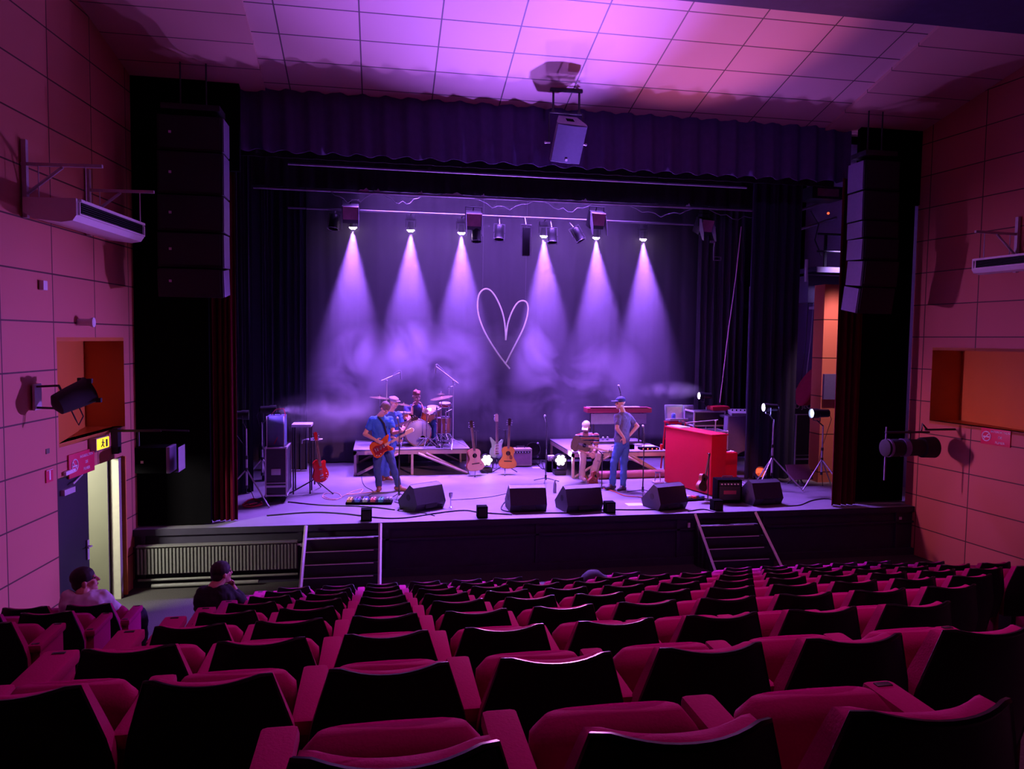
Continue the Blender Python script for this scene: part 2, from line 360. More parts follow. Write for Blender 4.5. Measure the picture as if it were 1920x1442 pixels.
drape('wing_curtain', (x(522, 16.6), 16.8), (x(576, 16.6), 16.6), .9, 7.4, 4, .05, M_['leg'], 'black wing curtain at the back of the stage behind the red electric guitar', seed=11)
drape('wing_curtain', (x(1404, 14.6), 14.6), (x(1496, 14.6), 14.6), .9, 8.0, 5, .06, M_['leg'], 'tall black wing curtain behind the tripod with the small red lamp', seed=12)
drape('wing_curtain', (x(1306, 16.9), 16.9), (x(1388, 16.9), 16.9), .9, 7.8, 6, .05, M_['backdrop'], 'black wing curtain behind the red piano and the lamp on a stand', seed=13)
mk = lambda n, z0, z1, Y, lab: drape(n, (-2.6, Y), (8.6, Y), z0, z1, 30, .02, M_['drape'], lab, seed=int(Y*10))
mk('border_curtain', PY(900, 322, 13.2).z+.06, 8.7, 13.2, 'black border curtain directly behind the red valance')
mk('border_curtain', PY(900, 375, 14.9).z+.10, 8.7, 15.0, 'black border curtain above the row of beam lamps')

# ---------------------------------------------------------------- auditorium seats
def make_seat(mirror_end=False):
    t = thing('theatre_seat', None, 'seat')
    def half(v):    # v = 0 top, 1 bottom
        z = .88-.50*v
        if z > .66: return .1675+(.88-z)/.22*.068
        return .2355-.03*max(0, (.66-z)/.28)**2
    def back(u, v, off=0.0, grow=0.0, dz=0.0):
        z = .88-.50*v; hw = half(v)+grow
        y = .10*v+.055*(abs(u)**2.2)*(.6+.4*(1-v))+off
        zz = z+.015*(abs(u)**2)*(1-v)-(.010*(abs(u)**16))*(1-v)+dz
        return (u*hw, y, zz)
    sh = MB().sheet(lambda a, b: back(a*2-1, b), 16, 10, .014, Vector((0, 1, 0)))
    # thick rolled rim on the top and side edges
    rim = [back(-1, v/6) for v in range(6, -1, -1)]+[back(-1+i/6, 0) for i in range(1, 12)]+[back(1, v/6) for v in range(0, 7)]
    sh.tube([(p[0], p[1]+.006, p[2]) for p in rim], .0085, 6)
    sh.build('shell', M_['shell'], t, sharp=50)
    R = []
    for b in range(0, 11):
        v = b/10; row = []
        for a in range(13):
            u = -1+a/6
            row.append(Vector(back(u, v, .018, .004, (.008*(1-u*u)-.016)*(1-v)-.004)))
        front = [Vector((p.x*.97, p.y+.055+.02*math.sin(PI*v), p.z)) for p in row[::-1]]
        R.append(row+front)
    # rounded top edge
    top = [(p+Vector((0, 0, 0))) for p in R[0]]
    cap = [Vector((p.x*.96, .7*p.y+.3*(sum(q.y for q in R[0])/len(R[0])), p.z+.003)) for p in R[0]]
    MB().rings([cap]+R).build('back_cushion', M_['pad'], t, sharp=60)
    # seat cushion tipped up
    sc = MB(); Rr = []
    for i in range(9):
        a = i/8; z = .44+.265*a
        hw = .205*(1-.06*(a**6)) if a < .99 else .165
        th = .055 if 0 < i < 8 else .025
        cyy = .40+.045*a
        ring = []
        for j in range(20):
            an = 2*PI*j/20; cx, sn = math.cos(an), math.sin(an)
            px = hw*math.copysign(abs(cx)**.35, cx); py = th*math.copysign(abs(sn)**.55, sn)
            ring.append(Vector((px, cyy+py, z+(.022*(1-(px/.21)**4) if i >= 6 else 0))))
        Rr.append(ring)
    sc.rings(Rr).build('seat_cushion', M_['pad'], t, sharp=60)
    def arm(x, plate=False):
        a = MB(); a.rbox((x, .36, .665), (.088, .40, .05), .016); a.rbox((x, .36, .40), (.060, .36, .50), .01)
        o = a.build('armrest', M_['pad'], t, sharp=40)
        if plate:
            for yy in (.19, .53): MB().rbox((x, yy, .690), (.045, .02, .006), .002).build('number_plate', M_['dmetal'], o)
        return o
    MB().box((0, .34, .22), (.05, .2, .44)).build('pedestal', M_['dmetal'], t)
    arm(-.2535)
    if mirror_end == 'both' or mirror_end == 'right': arm(.2535, mirror_end == 'right')
    return t
def seat_with_plate():
    t = make_seat('')
    for c in list(t.children):
        if c.name.startswith('armrest'):
            a = MB(); a.rbox((-.445, .345, .66), (.15, .46, .06), .016); a.rbox((-.445, .36, .36), (.11, .42, .58), .01); o = a.build('end_armrest', M_['pad'], t)
            for yy in (.19, .53): MB().rbox((-.445, yy, .690), (.055, .022, .008), .003).build('number_plate', M_['dmetal'], o)
    return t
ORD = 'first second third fourth fifth sixth seventh eighth ninth tenth eleventh twelfth thirteenth fourteenth fifteenth sixteenth'.split()
SX = .507
plain = make_seat(''); endl = seat_with_plate(); endr = make_seat('right')
used = set()
def put(proto, xx, kk, label, group):
    t = proto if proto.name not in used else dup(proto)
    used.add(t.name); t.location = (xx, ROWY(kk), ROWZ(kk)); t.rotation_euler = (0, 0, 0)
    t['label'] = label; t['group'] = group; return t
MAXI = {-1: 2, 0: 4, 1: 5, 2: 7, 3: 9, 4: 12, 5: 13, 6: 13, 7: 13}
MINI = {-1: 0, 0: -2, 1: -2}
for kk in range(-1, 8):
    miss = (4, 5, 7, 8) if kk == 7 else ()
    for i in range(MINI.get(kk, -2), MAXI[kk]+1):
        if i in miss: continue
        if .03+SX*i > rwx(ROWY(kk))-.32: continue
        r = ORD[7-kk]
        lab = 'crimson tip-up seat with black shell back, %s row from the stage, %s from the aisle' % (r, ORD[i+2])
        put(endl if i == -2 else (endr if i == MAXI[kk] else plain), .03+SX*i, kk, lab, 'crimson auditorium seats in the main block')
for idx, kk, w in ((-4.87, 3, 'fifth'), (-4.9, 4, 'fourth'), (-5.0, 5, 'third'), (-6.0, 5, 'third'), (-5.87, 4, 'fourth')):
    wh = 'beside the aisle' if idx > -5.8 else 'against the cladding'
    put(endr if idx > -5.8 else plain, .03+SX*idx, kk, 'crimson tip-up seat in the side block by the door, %s row, %s' % (w, wh), 'crimson seats in the side block by the door')
# ================================================================ instruments and stage gear
SZ = .88
RZ = SZ+.56
def interp(tb, t):
    for (a, b), (c, d) in zip(tb, tb[1:]):
        if t <= c: return b+(d-b)*(t-a)/(c-a)
    return tb[-1][1]
AC = [(0, 0), (.008, .07), (.04, .135), (.12, .185), (.22, .20), (.34, .18), (.46, .14), (.56, .118), (.66, .122), (.78, .142), (.87, .138), (.95, .105), (.99, .05), (1, 0)]
def outline_ac(w=1.0, h=.49, n=26):
    r = [(w*interp(AC, i/n), h*i/n) for i in range(n+1)]
    return [(x, z) for x, z in r[1:-1]]+[(0, h)]+[(-x, z) for x, z in r[-2:0:-1]]+[(0, 0)]
LP = [(0, 0), (.06, .01), (.12, .04), (.165, .10), (.17, .16), (.15, .22), (.125, .27), (.13, .32), (.15, .37), (.13, .40), (.09, .395), (.05, .36), (.03, .36), (.03, .42), (-.02, .44), (-.08, .43), (-.125, .39), (-.13, .33), (-.115, .27), (-.14, .21), (-.165, .15), (-.16, .09), (-.12, .04), (-.06, .01)]
ST = [(0, 0), (.08, .0), (.14, .04), (.16, .10), (.145, .17), (.12, .22), (.12, .28), (.145, .35), (.15, .40), (.12, .41), (.08, .37), (.035, .34), (.03, .36), (-.03, .36), (-.05, .37), (-.10, .42), (-.14, .46), (-.165, .45), (-.15, .38), (-.125, .30), (-.12, .24), (-.155, .17), (-.17, .10), (-.15, .04), (-.08, .0)]
JM = [(.02, -.01), (.10, -.01), (.155, .04), (.165, .11), (.14, .18), (.115, .23), (.12, .30), (.15, .36), (.155, .41), (.12, .42), (.07, .38), (.03, .36), (-.03, .37), (-.08, .40), (-.13, .45), (-.165, .45), (-.165, .40), (-.14, .32), (-.125, .25), (-.15, .17), (-.175, .09), (-.15, .02), (-.09, -.02)]
def guitar(kind, label, loc, rot, top, side, neck=None, s=1.0, name=None, head_m=None, guard=None, group=None, fret=None):
    t = thing(name or ('acoustic_guitar' if kind == 'ac' else 'electric_guitar'), label, 'guitar', loc, rot=rot, group=group)
    FY = Matrix.Rotation(rad(90), 4, 'X')      # local xy -> xz, extrude along -y
    neck = neck or M_['wood']; S = Matrix.Scale(s, 4)
    def B(mb, n, m, sharp=38, par=None): mb.v = [S @ v for v in mb.v]; return mb.build(n, m, par or t, sharp=sharp)
    if kind == 'ac':
        pol = outline_ac(); bh = .49; th = .10; nb = bh; sl = .36
        B(MB().prism(pol, -th, 0, FY), 'body', side, 40); B(MB().prism([(x*.985, .004+z*.985) for x, z in pol], 0, .004, FY), 'soundboard', top)
        B(MB().cyl((0, -.0045, .335), (0, -.0075, .335), .05, n=20), 'sound_hole', M_['black'])
        B(MB().box((0, -.009, .165), (.17, .012, .022)), 'bridge', mat_dkwood)
        if guard: B(MB().prism([(.045, .32), (.085, .28), (.10, .23), (.07, .20), (.035, .215), (.03, .26)], .004, .006, FY), 'pickguard', guard)
        y0 = -.010
    else:
        pol = {'lp': LP, 'st': ST, 'jm': JM}[kind]; bh = .36; th = .045; sl = .42
        B(MB().prism(pol, -th, 0, FY), 'body', top, 40)
        pg = [(x*.62+.03, z*.8+.04) for x, z in pol if z < .38]
        if guard: B(MB().prism(pg, 0, .004, FY), 'pickguard', guard)
        for z in ((.14, .26) if kind == 'lp' else (.13, .20, .27)): B(MB().rbox((0, -.008, z), (.075, .014, .032 if kind == 'lp' else .02), .004), 'pickup', M_['chrome'])
        B(MB().box((0, -.008, .085), (.08, .016, .018)), 'bridge', M_['chrome'])
        for q in ((.10, .06), (.125, .10), (.11, .15)): B(MB().cyl((q[0], 0, q[1]), (q[0], -.02, q[1]), .008), 'control_knob', M_['white'])
        y0 = -.016
    B(MB().box((0, y0, bh+.21), (.052, .026, .46), tx=.82), 'neck', neck)
    B(MB().box((0, y0-.015, bh+.20), (.05, .006, .50), tx=.82), 'fretboard', fret or mat_fret)
    hd = [(-.028, bh+.43), (.028, bh+.43), (.036, bh+.58), (.02, bh+.60), (-.02, bh+.60), (-.036, bh+.58)] if kind in ('ac', 'lp') else \
         [(-.024, bh+.43), (.024, bh+.43), (.028, bh+.50), (.03, bh+.60), (0, bh+.63), (-.045, bh+.61), (-.05, bh+.48)]
    B(MB().prism(hd, 0, .016, Matrix.Translation((0, y0+.004, 0)) @ FY), 'headstock', head_m or mat_dkwood)
    for i in range(6):
        sx = (-1 if i % 2 else 1) if kind in ('ac', 'lp') else -1
        z = bh+.465+(i//2)*.045 if kind in ('ac', 'lp') else bh+.47+i*.024
        B(MB().cyl((sx*.03, y0-.004, z), (sx*.058, y0-.004, z), .006, n=6).ball((sx*.06, y0-.004, z), (.008, .006, .011), 6), 'tuning_peg', M_['chrome'])
    st = MB()
    for i in range(6): x = (i-2.5)*.008; st.cyl((x*1.2, y0-.020, .10 if kind != 'ac' else .17), (x*.8, y0-.020, bh+.43), .0008, n=4)
    B(st, 'strings', M_['chrome'], par=None); return t
mat_fret = mat('rosewood_board', (.26, .16, .12), .4)
mat_dkwood = mat('dark_wood', (.06, .03, .02), .4, var=.3, scale=12)
mat_nat = mat('natural_spruce', (.80, .50, .34), .4, var=.06); mat_nat2 = mat('amber_spruce', (.85, .36, .06), .35, var=.06)
mat_maho = mat('mahogany', (.22, .05, .025), .4, var=.2, scale=10); mat_redg = mat('cherry_red_lacquer', (.62, .02, .02), .2, var=.1)
mat_mint = mat('pale_green_lacquer', (.50, .80, .50), .25); mat_burst = mat('sunburst_lacquer', (.62, .12, .02), .22, var=.55, scale=4.2)
mat_tort = mat('tortoise_plate', (.25, .01, .02), .3, var=.4, scale=60); mat_maple = mat('maple', (.85, .62, .38), .4, var=.06)
def V(*a): return Vector(a)
def base(px, py, z=SZ): p = PZ(px, py, z); return Vector((p.x, p.y, z))
def gstand(label, loc, h=.72, group='tripod guitar stands'):
    t = thing('guitar_stand', label, 'guitar stand', loc, group=group)
    MB().cyl((0, 0, .14), (0, 0, h), .011).build('pole', M_['dmetal'], t)
    for a in (20, 140, 260):
        MB().cyl((0, 0, .20), (.30*math.cos(rad(a)), .30*math.sin(rad(a)), .012), .010).ball((.30*math.cos(rad(a)), .30*math.sin(rad(a)), .014), .014, 6).build('leg', M_['dmetal'], t)
    MB().tube([(-.10, -.13, .24), (-.10, -.04, .22), (0, 0, .22), (.10, -.04, .22), (.10, -.13, .24)], .009).build('cradle', M_['dmetal'], t)
    MB().tube([(-.05, -.07, h), (-.04, -.02, h), (0, 0, h), (.04, -.02, h), (.05, -.07, h)], .008).build('neck_yoke', M_['dmetal'], t)
    return t
# acoustic guitars and the pale green electric in the middle of the stage
b = base(893, 892); gstand('guitar stand under the pale pink-lit acoustic guitar', b+V(0, .12, 0), .95)
guitar('ac', 'natural acoustic guitar with tan pick area on a stand beside the drum riser', b+V(0, -.02, .10), (rad(-7), rad(-5), rad(12)), mat_nat, mat_maho)
b = base(953, 890); gstand('guitar stand under the amber acoustic guitar', b+V(-.05, .14, 0), .95)
guitar('ac', 'amber acoustic guitar with dark pickguard standing in front of the small amplifier', b+V(-.02, -.02, .13), (rad(-7), rad(2), rad(-6)), mat_nat2, mat_maho, guard=mat_maho)
b = base(934, 880); gstand('guitar stand behind the amber acoustic guitar', b+V(0, .2, 0), .9)
guitar('st', 'pale green electric guitar half hidden behind the amber acoustic guitar', b+V(-.02, .05, .26), (rad(-7), rad(1), rad(8)), mat_mint, mat_mint, neck=mat_maple, head_m=mat_maple, guard=M_['white'])
# red electric with its stand on the left
b = base(590, 922)
t = thing('guitar_stand', 'tall folding stand holding the red electric guitar', 'guitar stand', b)
MB().cyl((0, 0, .14), (0, 0, .62), .016).cyl((0, 0, .6), (0, 0, 1.0), .010).build('pole', M_['dmetal'], t)
for a in (200, 320, 80): MB().cyl((0, 0, .24), (.46*math.cos(rad(a)), .42*math.sin(rad(a)), .015), .013).ball((.46*math.cos(rad(a)), .42*math.sin(rad(a)), .016), .018, 6).build('leg', M_['dmetal'], t)
MB().tube([(-.16, 0, 1.0), (-.05, -.06, .99), (.06, -.06, .99), (.14, 0, 1.0), (.0, .05, 1.01), (-.16, 0, 1.0)], .012).build('holder', M_['steel'], t)
MB().tube([(-.16, 0, 1.0), (-.22, -.05, .99), (-.22, -.08, .93)], .010).build('holder_arm', M_['steel'], t)
MB().tube([(0, 0, .24), (.05, -.1, .22), (.16, -.14, .22)], .010).build('cradle', M_['dmetal'], t)
guitar('lp', 'cherry red electric guitar hanging from a tall folding stand', b+V(.15, -.13, .20), (rad(-6), rad(-6), rad(38)), mat_redg, mat_redg, guard=None, head_m=mat_redg)
# small guitar on a stand in front of the red piano, small one beside the seated player
b = base(1327, 938); st = thing('instrument_stand', 'upright stand holding the dark ukulele against the red piano', 'instrument stand', b)
MB().cyl((0, 0, 0), (0, 0, .03), .09, .07, n=16).build('foot', M_['dmetal'], st); MB().cyl((0, 0, .02), (0, 0, .82), .011).tube([(0, 0, .82), (-.01, -.02, .86), (-.05, -.04, .88)], .009).build('pole', M_['dmetal'], st)
guitar('ac', 'dark ukulele turned sideways on a stand against the red piano', b+V(-.17, -.12, .20), (rad(-4), rad(20), rad(28)), mat_dkwood, mat_maho, s=.66, name='ukulele', neck=mat_dkwood)
b = base(1128, 915); st = thing('instrument_stand', 'short stand holding the brown ukulele beside the seated player', 'instrument stand', b)
MB().cyl((0, 0, 0), (0, 0, .03), .09, .07, n=16).build('foot', M_['dmetal'], st); MB().cyl((0, 0, .02), (0, 0, .62), .011).tube([(0, 0, .62), (-.02, -.02, .70), (-.08, -.04, .74)], .010).build('pole', M_['dmetal'], st)
guitar('ac', 'red-brown ukulele hanging on a short stand beside the seated player', b+V(-.22, -.10, .06), (rad(-4), rad(24), rad(20)), mat_maho, mat_maho, s=.62, name='ukulele', neck=mat_dkwood)

# ---------------------------------------------------------------- microphones
mat_micwrap = mat('mic_body', (.08, .08, .085), .4, .3)
def mic(mb, p, d, L=.17, r=.013):
    p, d = Vector(p), Vector(d).normalized(); mb.cyl(p, p+d*L, r*.8, r)
def mic_stand(label, loc, h, mic_dir=(0, .3, .9), boom=None, round_base=False, mesh_m=None, group=None, spread=.30, leg0=40):
    t = thing('microphone_stand', label, 'microphone stand', loc, group=group)
    MB().cyl((0, 0, .10), (0, 0, h*.55), .012).cyl((0, 0, h*.5), (0, 0, h), .008).build('pole', M_['dmetal'], t)
    if round_base: MB().cyl((0, 0, 0), (0, 0, .03), .12, .11, n=24).cyl((0, 0, .03), (0, 0, .1), .013).build('base', M_['dmetal'], t)
    else:
        MB().cyl((0, 0, .06), (0, 0, .16), .022).build('hub', M_['dmetal'], t)
        for a in (leg0, leg0+120, leg0+240): MB().cyl((0, 0, .10), (spread*math.cos(rad(a)), spread*math.sin(rad(a)), .012), .008).build('leg', M_['dmetal'], t)
    end = V(0, 0, h)
    if boom:
        a, b2 = Vector(boom[0]), Vector(boom[1]); MB().cyl(a, b2, .008).build('boom', M_['steel'], t)
        MB().ball(V(0, 0, h), .02, 8).build('clutch', M_['dmetal'], t); end = b2
    d = Vector(mic_dir).normalized()
    m = MB().cyl(end, end+d*.03, .012).build('clip', M_['dmetal'], t)
    q = end+d*.02; mm = MB().cyl(q, q+d*.13, .010, .014); mm.build('microphone', mat_micwrap, t); MB().ball(q+d*.15, .024, 10).build('grille', mesh_m or M_['steel'], t)
    MB().tube([q, q-d*.05+V(.02, 0, -.04), V(.012, -.012, h*.7), V(-.012, -.012, h*.4), V(.012, .01, .12)], .0035, 5).build('cable', M_['cable'], t)
    return t
b = base(1023, 905); mic_stand('straight microphone stand in the middle of the stage, behind the square-on wedge', b, PY(1021, 795, b.y).z-SZ, (-.22, 0, 1), leg0=10)
b = base(1205, 928); mic_stand('microphone stand with a boom and dangling cable in front of the red piano', b, PY(1205, 815, b.y).z-SZ, (-.18, -.1, .9), leg0=10, spread=.34, round_base=False)
b = base(748, 935); mic_stand('short microphone stand right in front of the blue-shirted guitarist', b, PY(750, 800, b.y).z-SZ, (-.1, .25, .5), leg0=10, spread=.16)
q = PY(1154, 727, 15.6); mic_stand('microphone on a stand rising behind the dark cap of the standing man', V(q.x+.12, 15.6, RZ), q.z-RZ-.12, (-.3, 0, 1), leg0=10, spread=.2, mesh_m=M_['white'])
def overhead(label, px, py0, yy, boom_a, boom_b, micend):
    top = PY(px, py0, yy); bs = V(top.x, yy, 1.43); h = top.z-1.43
    t = thing('microphone_stand', label, 'microphone stand', bs)
    MB().cyl((0, 0, .12), (0, 0, h), .012).build('pole', M_['white'], t)  # bright light on the steel pole and boom painted as white enamel
    for a in (20, 140, 260): MB().cyl((0, 0, .2), (.34*math.cos(rad(a)), .34*math.sin(rad(a)), .012), .010).build('leg', M_['steel'], t)
    a = PY(*boom_a, yy)-bs; b2 = PY(*boom_b, yy)-bs; e = PY(*micend, yy)-bs
    MB().cyl(a, b2, .012).build('boom', M_['white'], t); MB().ball((0, 0, h), .026, 8).build('clutch', M_['steel'], t)
    MB().cyl(b2+V(0, 0, .04), e, .016).build('microphone', M_['white'], t)
    mid = (a+b2)/2; MB().tube([b2+V(0, 0, .04), b2+V((1 if a.x > b2.x else -1)*.03, 0, .05), b2.lerp(a, .3)+V(0, 0, .05), mid], .004, 5).build('cable', M_['steel'], t)
overhead('overhead microphone stand rising behind the guitarists, boom pointing at the heart side', 725, 713, 16.25, (715, 714), (751, 699), (752, 711))
overhead('tall overhead microphone stand at the outer side of the drum kit', 850, 714, 16.0, (859, 719), (817, 687), (816, 701))

# ---------------------------------------------------------------- drums
def riser(label, x0, x1, y0, y1, h, dark=False):
    t = thing('stage_riser', label, 'riser', (x0, y0, SZ)); W, D = x1-x0, y1-y0; m = M_['wood']
    MB().box((W/2, D/2, h-.015), (W, D, .03)).build('deck', M_['stage'], t)
    f = MB(); f.box((W/2, .03, h-.07), (W, .06, .08)); f.box((W/2, D-.03, h-.07), (W, .06, .08)); f.box((.03, D/2, h-.07), (.06, D, .08)); f.box((W-.03, D/2, h-.07), (.06, D, .08)); f.build('frame', m, t)
    for x_ in (.04, W/2, W-.04):
        for y_ in (.04, D-.04): MB().box((x_, y_, (h-.1)/2), (.05, .05, h-.1)).build('leg', m, t)
    for (xa, xb) in ((.08, W*.38), (W-.08, W*.62)):
        for y_ in (.0, D-.02): MB().cyl((xa, y_, .03), (xb, y_, h-.09), .028, n=4).build('brace', m, t)
    MB().cyl((W*.55, -.02, h-.09), (W-.05, -.02, .03), .028, n=4).build('brace', m, t)
    return t
riser('drum riser with pale wooden frame and diagonal braces', -.55, 1.92, 15.85, 17.45, .56)
riser('keyboard riser with pale wooden frame and crossed braces behind the red piano', 4.0, 6.15, 15.1, 17.2, .56)
mat_skin = mat('drum_head', (.40, .38, .46), .35, var=.1, scale=3); mat_drum = mat('drum_shell_amber', (.55, .20, .08), .3, var=.15)
mat_drumr = mat('drum_shell_red', (.65, .03, .05), .3); mat_cym = mat('cymbal_bronze', (.75, .55, .30), .25, .9, var=.08)
def drum(name, label, c, r, depth, axis, m, lugs=8, hole=False):
    t = thing(name, label, 'drum', c); q = Vector(axis).to_track_quat('Z', 'Y').to_matrix().to_4x4()
    MB().lathe([(r*.98, -depth/2), (r, -depth/2+.01), (r, depth/2-.01), (r*.98, depth/2)], q, 32).build('shell', m, t)
    for s_ in (-1, 1):
        MB().tube([q @ V((r+.008)*math.cos(2*PI*i/32), (r+.008)*math.sin(2*PI*i/32), s_*(depth/2-.012)) for i in range(32)], .011, 6, closed=True).build('hoop', M_['chrome'], t)
        hd = MB().lathe([(.001, s_*(depth/2+.002)), (r*.96, s_*(depth/2+.001)), (r*.985, s_*(depth/2-.004))], q, 32).build('drum_head', mat_skin, t)
    for i in range(lugs): a = 2*PI*i/lugs; MB().cyl(q @ V((r+.02)*math.cos(a), (r+.02)*math.sin(a), -depth*.42), q @ V((r+.02)*math.cos(a), (r+.02)*math.sin(a), depth*.42), .006, n=6).build('tension_rod', M_['chrome'], t)
    if hole: MB().cyl(q @ V(.10, -.12, depth/2+.003), q @ V(.10, -.12, depth/2+.008), .055, n=20).build('port_hole', M_['black'], t)
    return t
bc = PY(782, 810, 16.25)
t = drum('bass_drum', 'large bass drum with pale front head, facing the seats from the riser', (bc.x, 16.45, RZ+.30), .285, .42, (.12, -1, 0), mat_drum, hole=True)
for s_ in (-1, 1): MB().cyl((s_*.25, -.1, -.1), (s_*.36, -.2, -.295), .01).build('spur', M_['chrome'], t)
p = PY(803, 779, 16.5); drum('tom_drum', 'amber rack tom above the bass drum', p, .15, .22, (.15, -.35, 1), mat_drum, 6)
p = PY(756, 779, 16.5); drum('snare_drum', 'shallow snare drum behind the guitarists', p, .17, .13, (0, -.1, 1), mat_drum, 8)
p = PY(813, 774, 16.9); drum('tom_drum', 'second amber tom next to the microphone stands', p, .165, .26, (.1, -.3, 1), mat_drum, 6)
p = PY(834, 759, 16.7); drum('side_drum', 'small red drum raised on the right of the kit beside the tall microphone stand', p, .13, .09, (0, -.15, 1), mat_drumr, 6)
p = PY(828, 800, 16.8); t = drum('floor_tom', 'floor tom behind the cluster of chrome stands', V(p.x, p.y, RZ+.40), .19, .38, (0, 0, 1), mat_drum, 6)
for a in (30, 150, 270): MB().cyl((.205*math.cos(rad(a)), .205*math.sin(rad(a)), .05), (.215*math.cos(rad(a)), .215*math.sin(rad(a)), -.40), .008).build('leg', M_['chrome'], t)
def cymbal_stand(label, px, py, yy, tilt, r=.22, hat=False, cat='cymbal'):
    top = PY(px, py, yy); bs = V(top.x, yy, RZ); h = top.z-RZ
    t = thing('cymbal_stand', label, cat, bs)
    MB().cyl((0, 0, .18), (0, 0, h*.5), .014).cyl((0, 0, h*.48), (0, 0, h+.05), .008).build('pole', M_['chrome'], t)
    for a in (15, 135, 255): MB().cyl((0, 0, .26), (.26*math.cos(rad(a)), .26*math.sin(rad(a)), .012), .010).build('leg', M_['chrome'], t)
    q = Matrix.Translation((0, 0, h)) @ Euler(tilt).to_matrix().to_4x4()
    prof = [(.003, .02), (.03, .018), (.045, .008), (r*.6, 0), (r, -.014), (r*.6, -.003), (.045, .004), (.02, .012)]
    MB().lathe(prof, q, 32).build('cymbal', mat_cym, t)
    if hat: MB().lathe([(a, -.03-b_) for a, b_ in prof], q, 32).build('cymbal', mat_cym, t)
    MB().cyl(V(0, 0, h+.02), V(0, 0, h+.06), .014).build('wing_nut', M_['chrome'], t)
    return t
cymbal_stand('flat crash cymbal on a stand, above the head of the guitarist in front', 712, 745, 16.6, (rad(1), rad(5), 0))
cymbal_stand('cymbal between the two guitarists and the leaning drummer', 757, 758, 16.3, (rad(1), rad(8), 0), .19)
cymbal_stand('large ride cymbal tilted up above the toms', 828, 745, 16.3, (rad(2), rad(-11), 0), .26)
cymbal_stand('small stacked cymbal pair at the back of the drum kit', 827, 738, 17.1, (rad(4), 0, 0), .10, True)
cymbal_stand('thin cymbal facing the tall microphone stand', 800, 768, 15.98, (rad(30), rad(-25), 0), .10)
# extra chrome hardware of the kit
def hw(label, px, py, yy):
    top = PY(px, py, yy); t = thing('hardware_stand', label, 'stand', (top.x, yy, RZ)); h = top.z-RZ
    MB().cyl((0, 0, .1), (0, 0, h), .012).build('pole', M_['chrome'], t)
    for a in (50, 170, 290): MB().cyl((0, 0, .24), (.22*math.cos(rad(a)), .22*math.sin(rad(a)), .012), .009).build('leg', M_['chrome'], t)
    for z in (.3, h*.6, h-.06): MB().ball((0, 0, z), .024, 8).build('clamp', M_['chrome'], t)
    MB().cyl((0, 0, h-.06), (.14, .05, h+.0), .008).build('arm', M_['chrome'], t)
hw('chrome drum hardware stand closest to the bass drum', 819, 762, 16.1)
hw('chrome drum hardware stand behind the small red drum', 842, 722, 16.9)
hw('chrome drum hardware stand under the small red drum', 836, 768, 16.5)
pd = base(826, 843, RZ); t = thing('bass_drum_microphone', 'microphone on a low boom pointing into the bass drum', 'microphone', (pd.x, 16.0, RZ))
MB().cyl((0, 0, 0), (0, 0, .02), .07, n=16).cyl((0, 0, 0), (0, 0, .18), .008).cyl((0, 0, .18), (-.33, .08, .19), .008).build('stand', M_['dmetal'], t)
MB().cyl((-.33, .08, .19), (-.42, .10, .18), .026).ball((-.43, .1, .18), .03, 8).build('microphone', mat_micwrap, t)
t = thing('drum_stool', 'round drum stool under the leaning drummer', 'stool', (PY(778, 790, 16.75).x, 16.85, RZ))
MB().cyl((0, 0, .42), (0, 0, .50), .17, n=20).build('seat', M_['cloth_black'], t); MB().cyl((0, 0, .1), (0, 0, .42), .02).build('pole', M_['chrome'], t)
for a in (0, 120, 240): MB().cyl((0, 0, .2), (.22*math.cos(rad(a)), .22*math.sin(rad(a)), .012), .01).build('leg', M_['chrome'], t)

# ---------------------------------------------------------------- upright piano
pc = mat('piano_red', (.66, .008, .035), .6, var=.04, spec=.25)
A0 = V(5.80, 14.45, SZ); D1 = V(.245, -.97, 0); D2 = V(.97, .245, 0)   # back face runs from A0 along D1; depth D2
rzp = math.atan2(D2.y, D2.x)
t = thing('upright_piano', 'bright red upright piano with its back to the seats', 'piano', A0, rzp)
Lp = 1.46
MB().rbox((.20, -Lp/2, .585), (.36, Lp, 1.13), .012).build('case', pc, t)
MB().rbox((.20, -Lp/2, 1.165), (.40, Lp+.04, .03), .008).build('lid', pc, t)
MB().rbox((.50, -Lp/2, .69), (.30, Lp, .24), .012).build('key_bed', pc, t)
for y_ in (-.03, -Lp+.03): MB().rbox((.50, y_, .38), (.30, .06, .60), .01).rbox((.38, y_, .06), (.60, .07, .12), .01).build('side_panel', pc, t)
MB().box((.57, -Lp/2, .815), (.14, Lp-.14, .012)).build('keys', M_['white'], t)
bk = MB(); bk.box((.52, -Lp/2, .825), (.08, .01, .012))
for i in range(52):
    if i % 7 not in (2, 6): bk.box((.54, -.10-i*(Lp-.2)/52, .827), (.09, .012, .014))
bk.build('black_keys', M_['black'], t)
def onpiano(u, v, z=1.18): return A0+D2*u+D1*v+V(0, 0, z)
q = onpiano(.15, .25); o = MB().box((0, 0, .008), (.24, .44, .016)).box((.02, -.02, .020), (.22, .40, .006)).build('sheet_music', M_['white'], loc=q); o.rotation_euler.z = rzp
tag(o, 'loose white sheets lying on top of the red piano', 'sheet music')
b = base(1372, 905); t = thing('microphone_stand', 'low boom stand reaching over the lid of the red piano', 'microphone stand', (6.75, 14.1, SZ))
MB().cyl((0, 0, .1), (0, 0, 1.32), .011).build('pole', M_['steel'], t)
for a in (30, 150, 270): MB().cyl((0, 0, .12), (.22*math.cos(rad(a)), .22*math.sin(rad(a)), .012), .009).build('leg', M_['steel'], t)
MB().cyl((.05, 0, 1.34), (-.62, .1, 1.27), .009).build('boom', M_['steel'], t); MB().ball((0, 0, 1.32), .025, 8).build('clutch', M_['steel'], t)
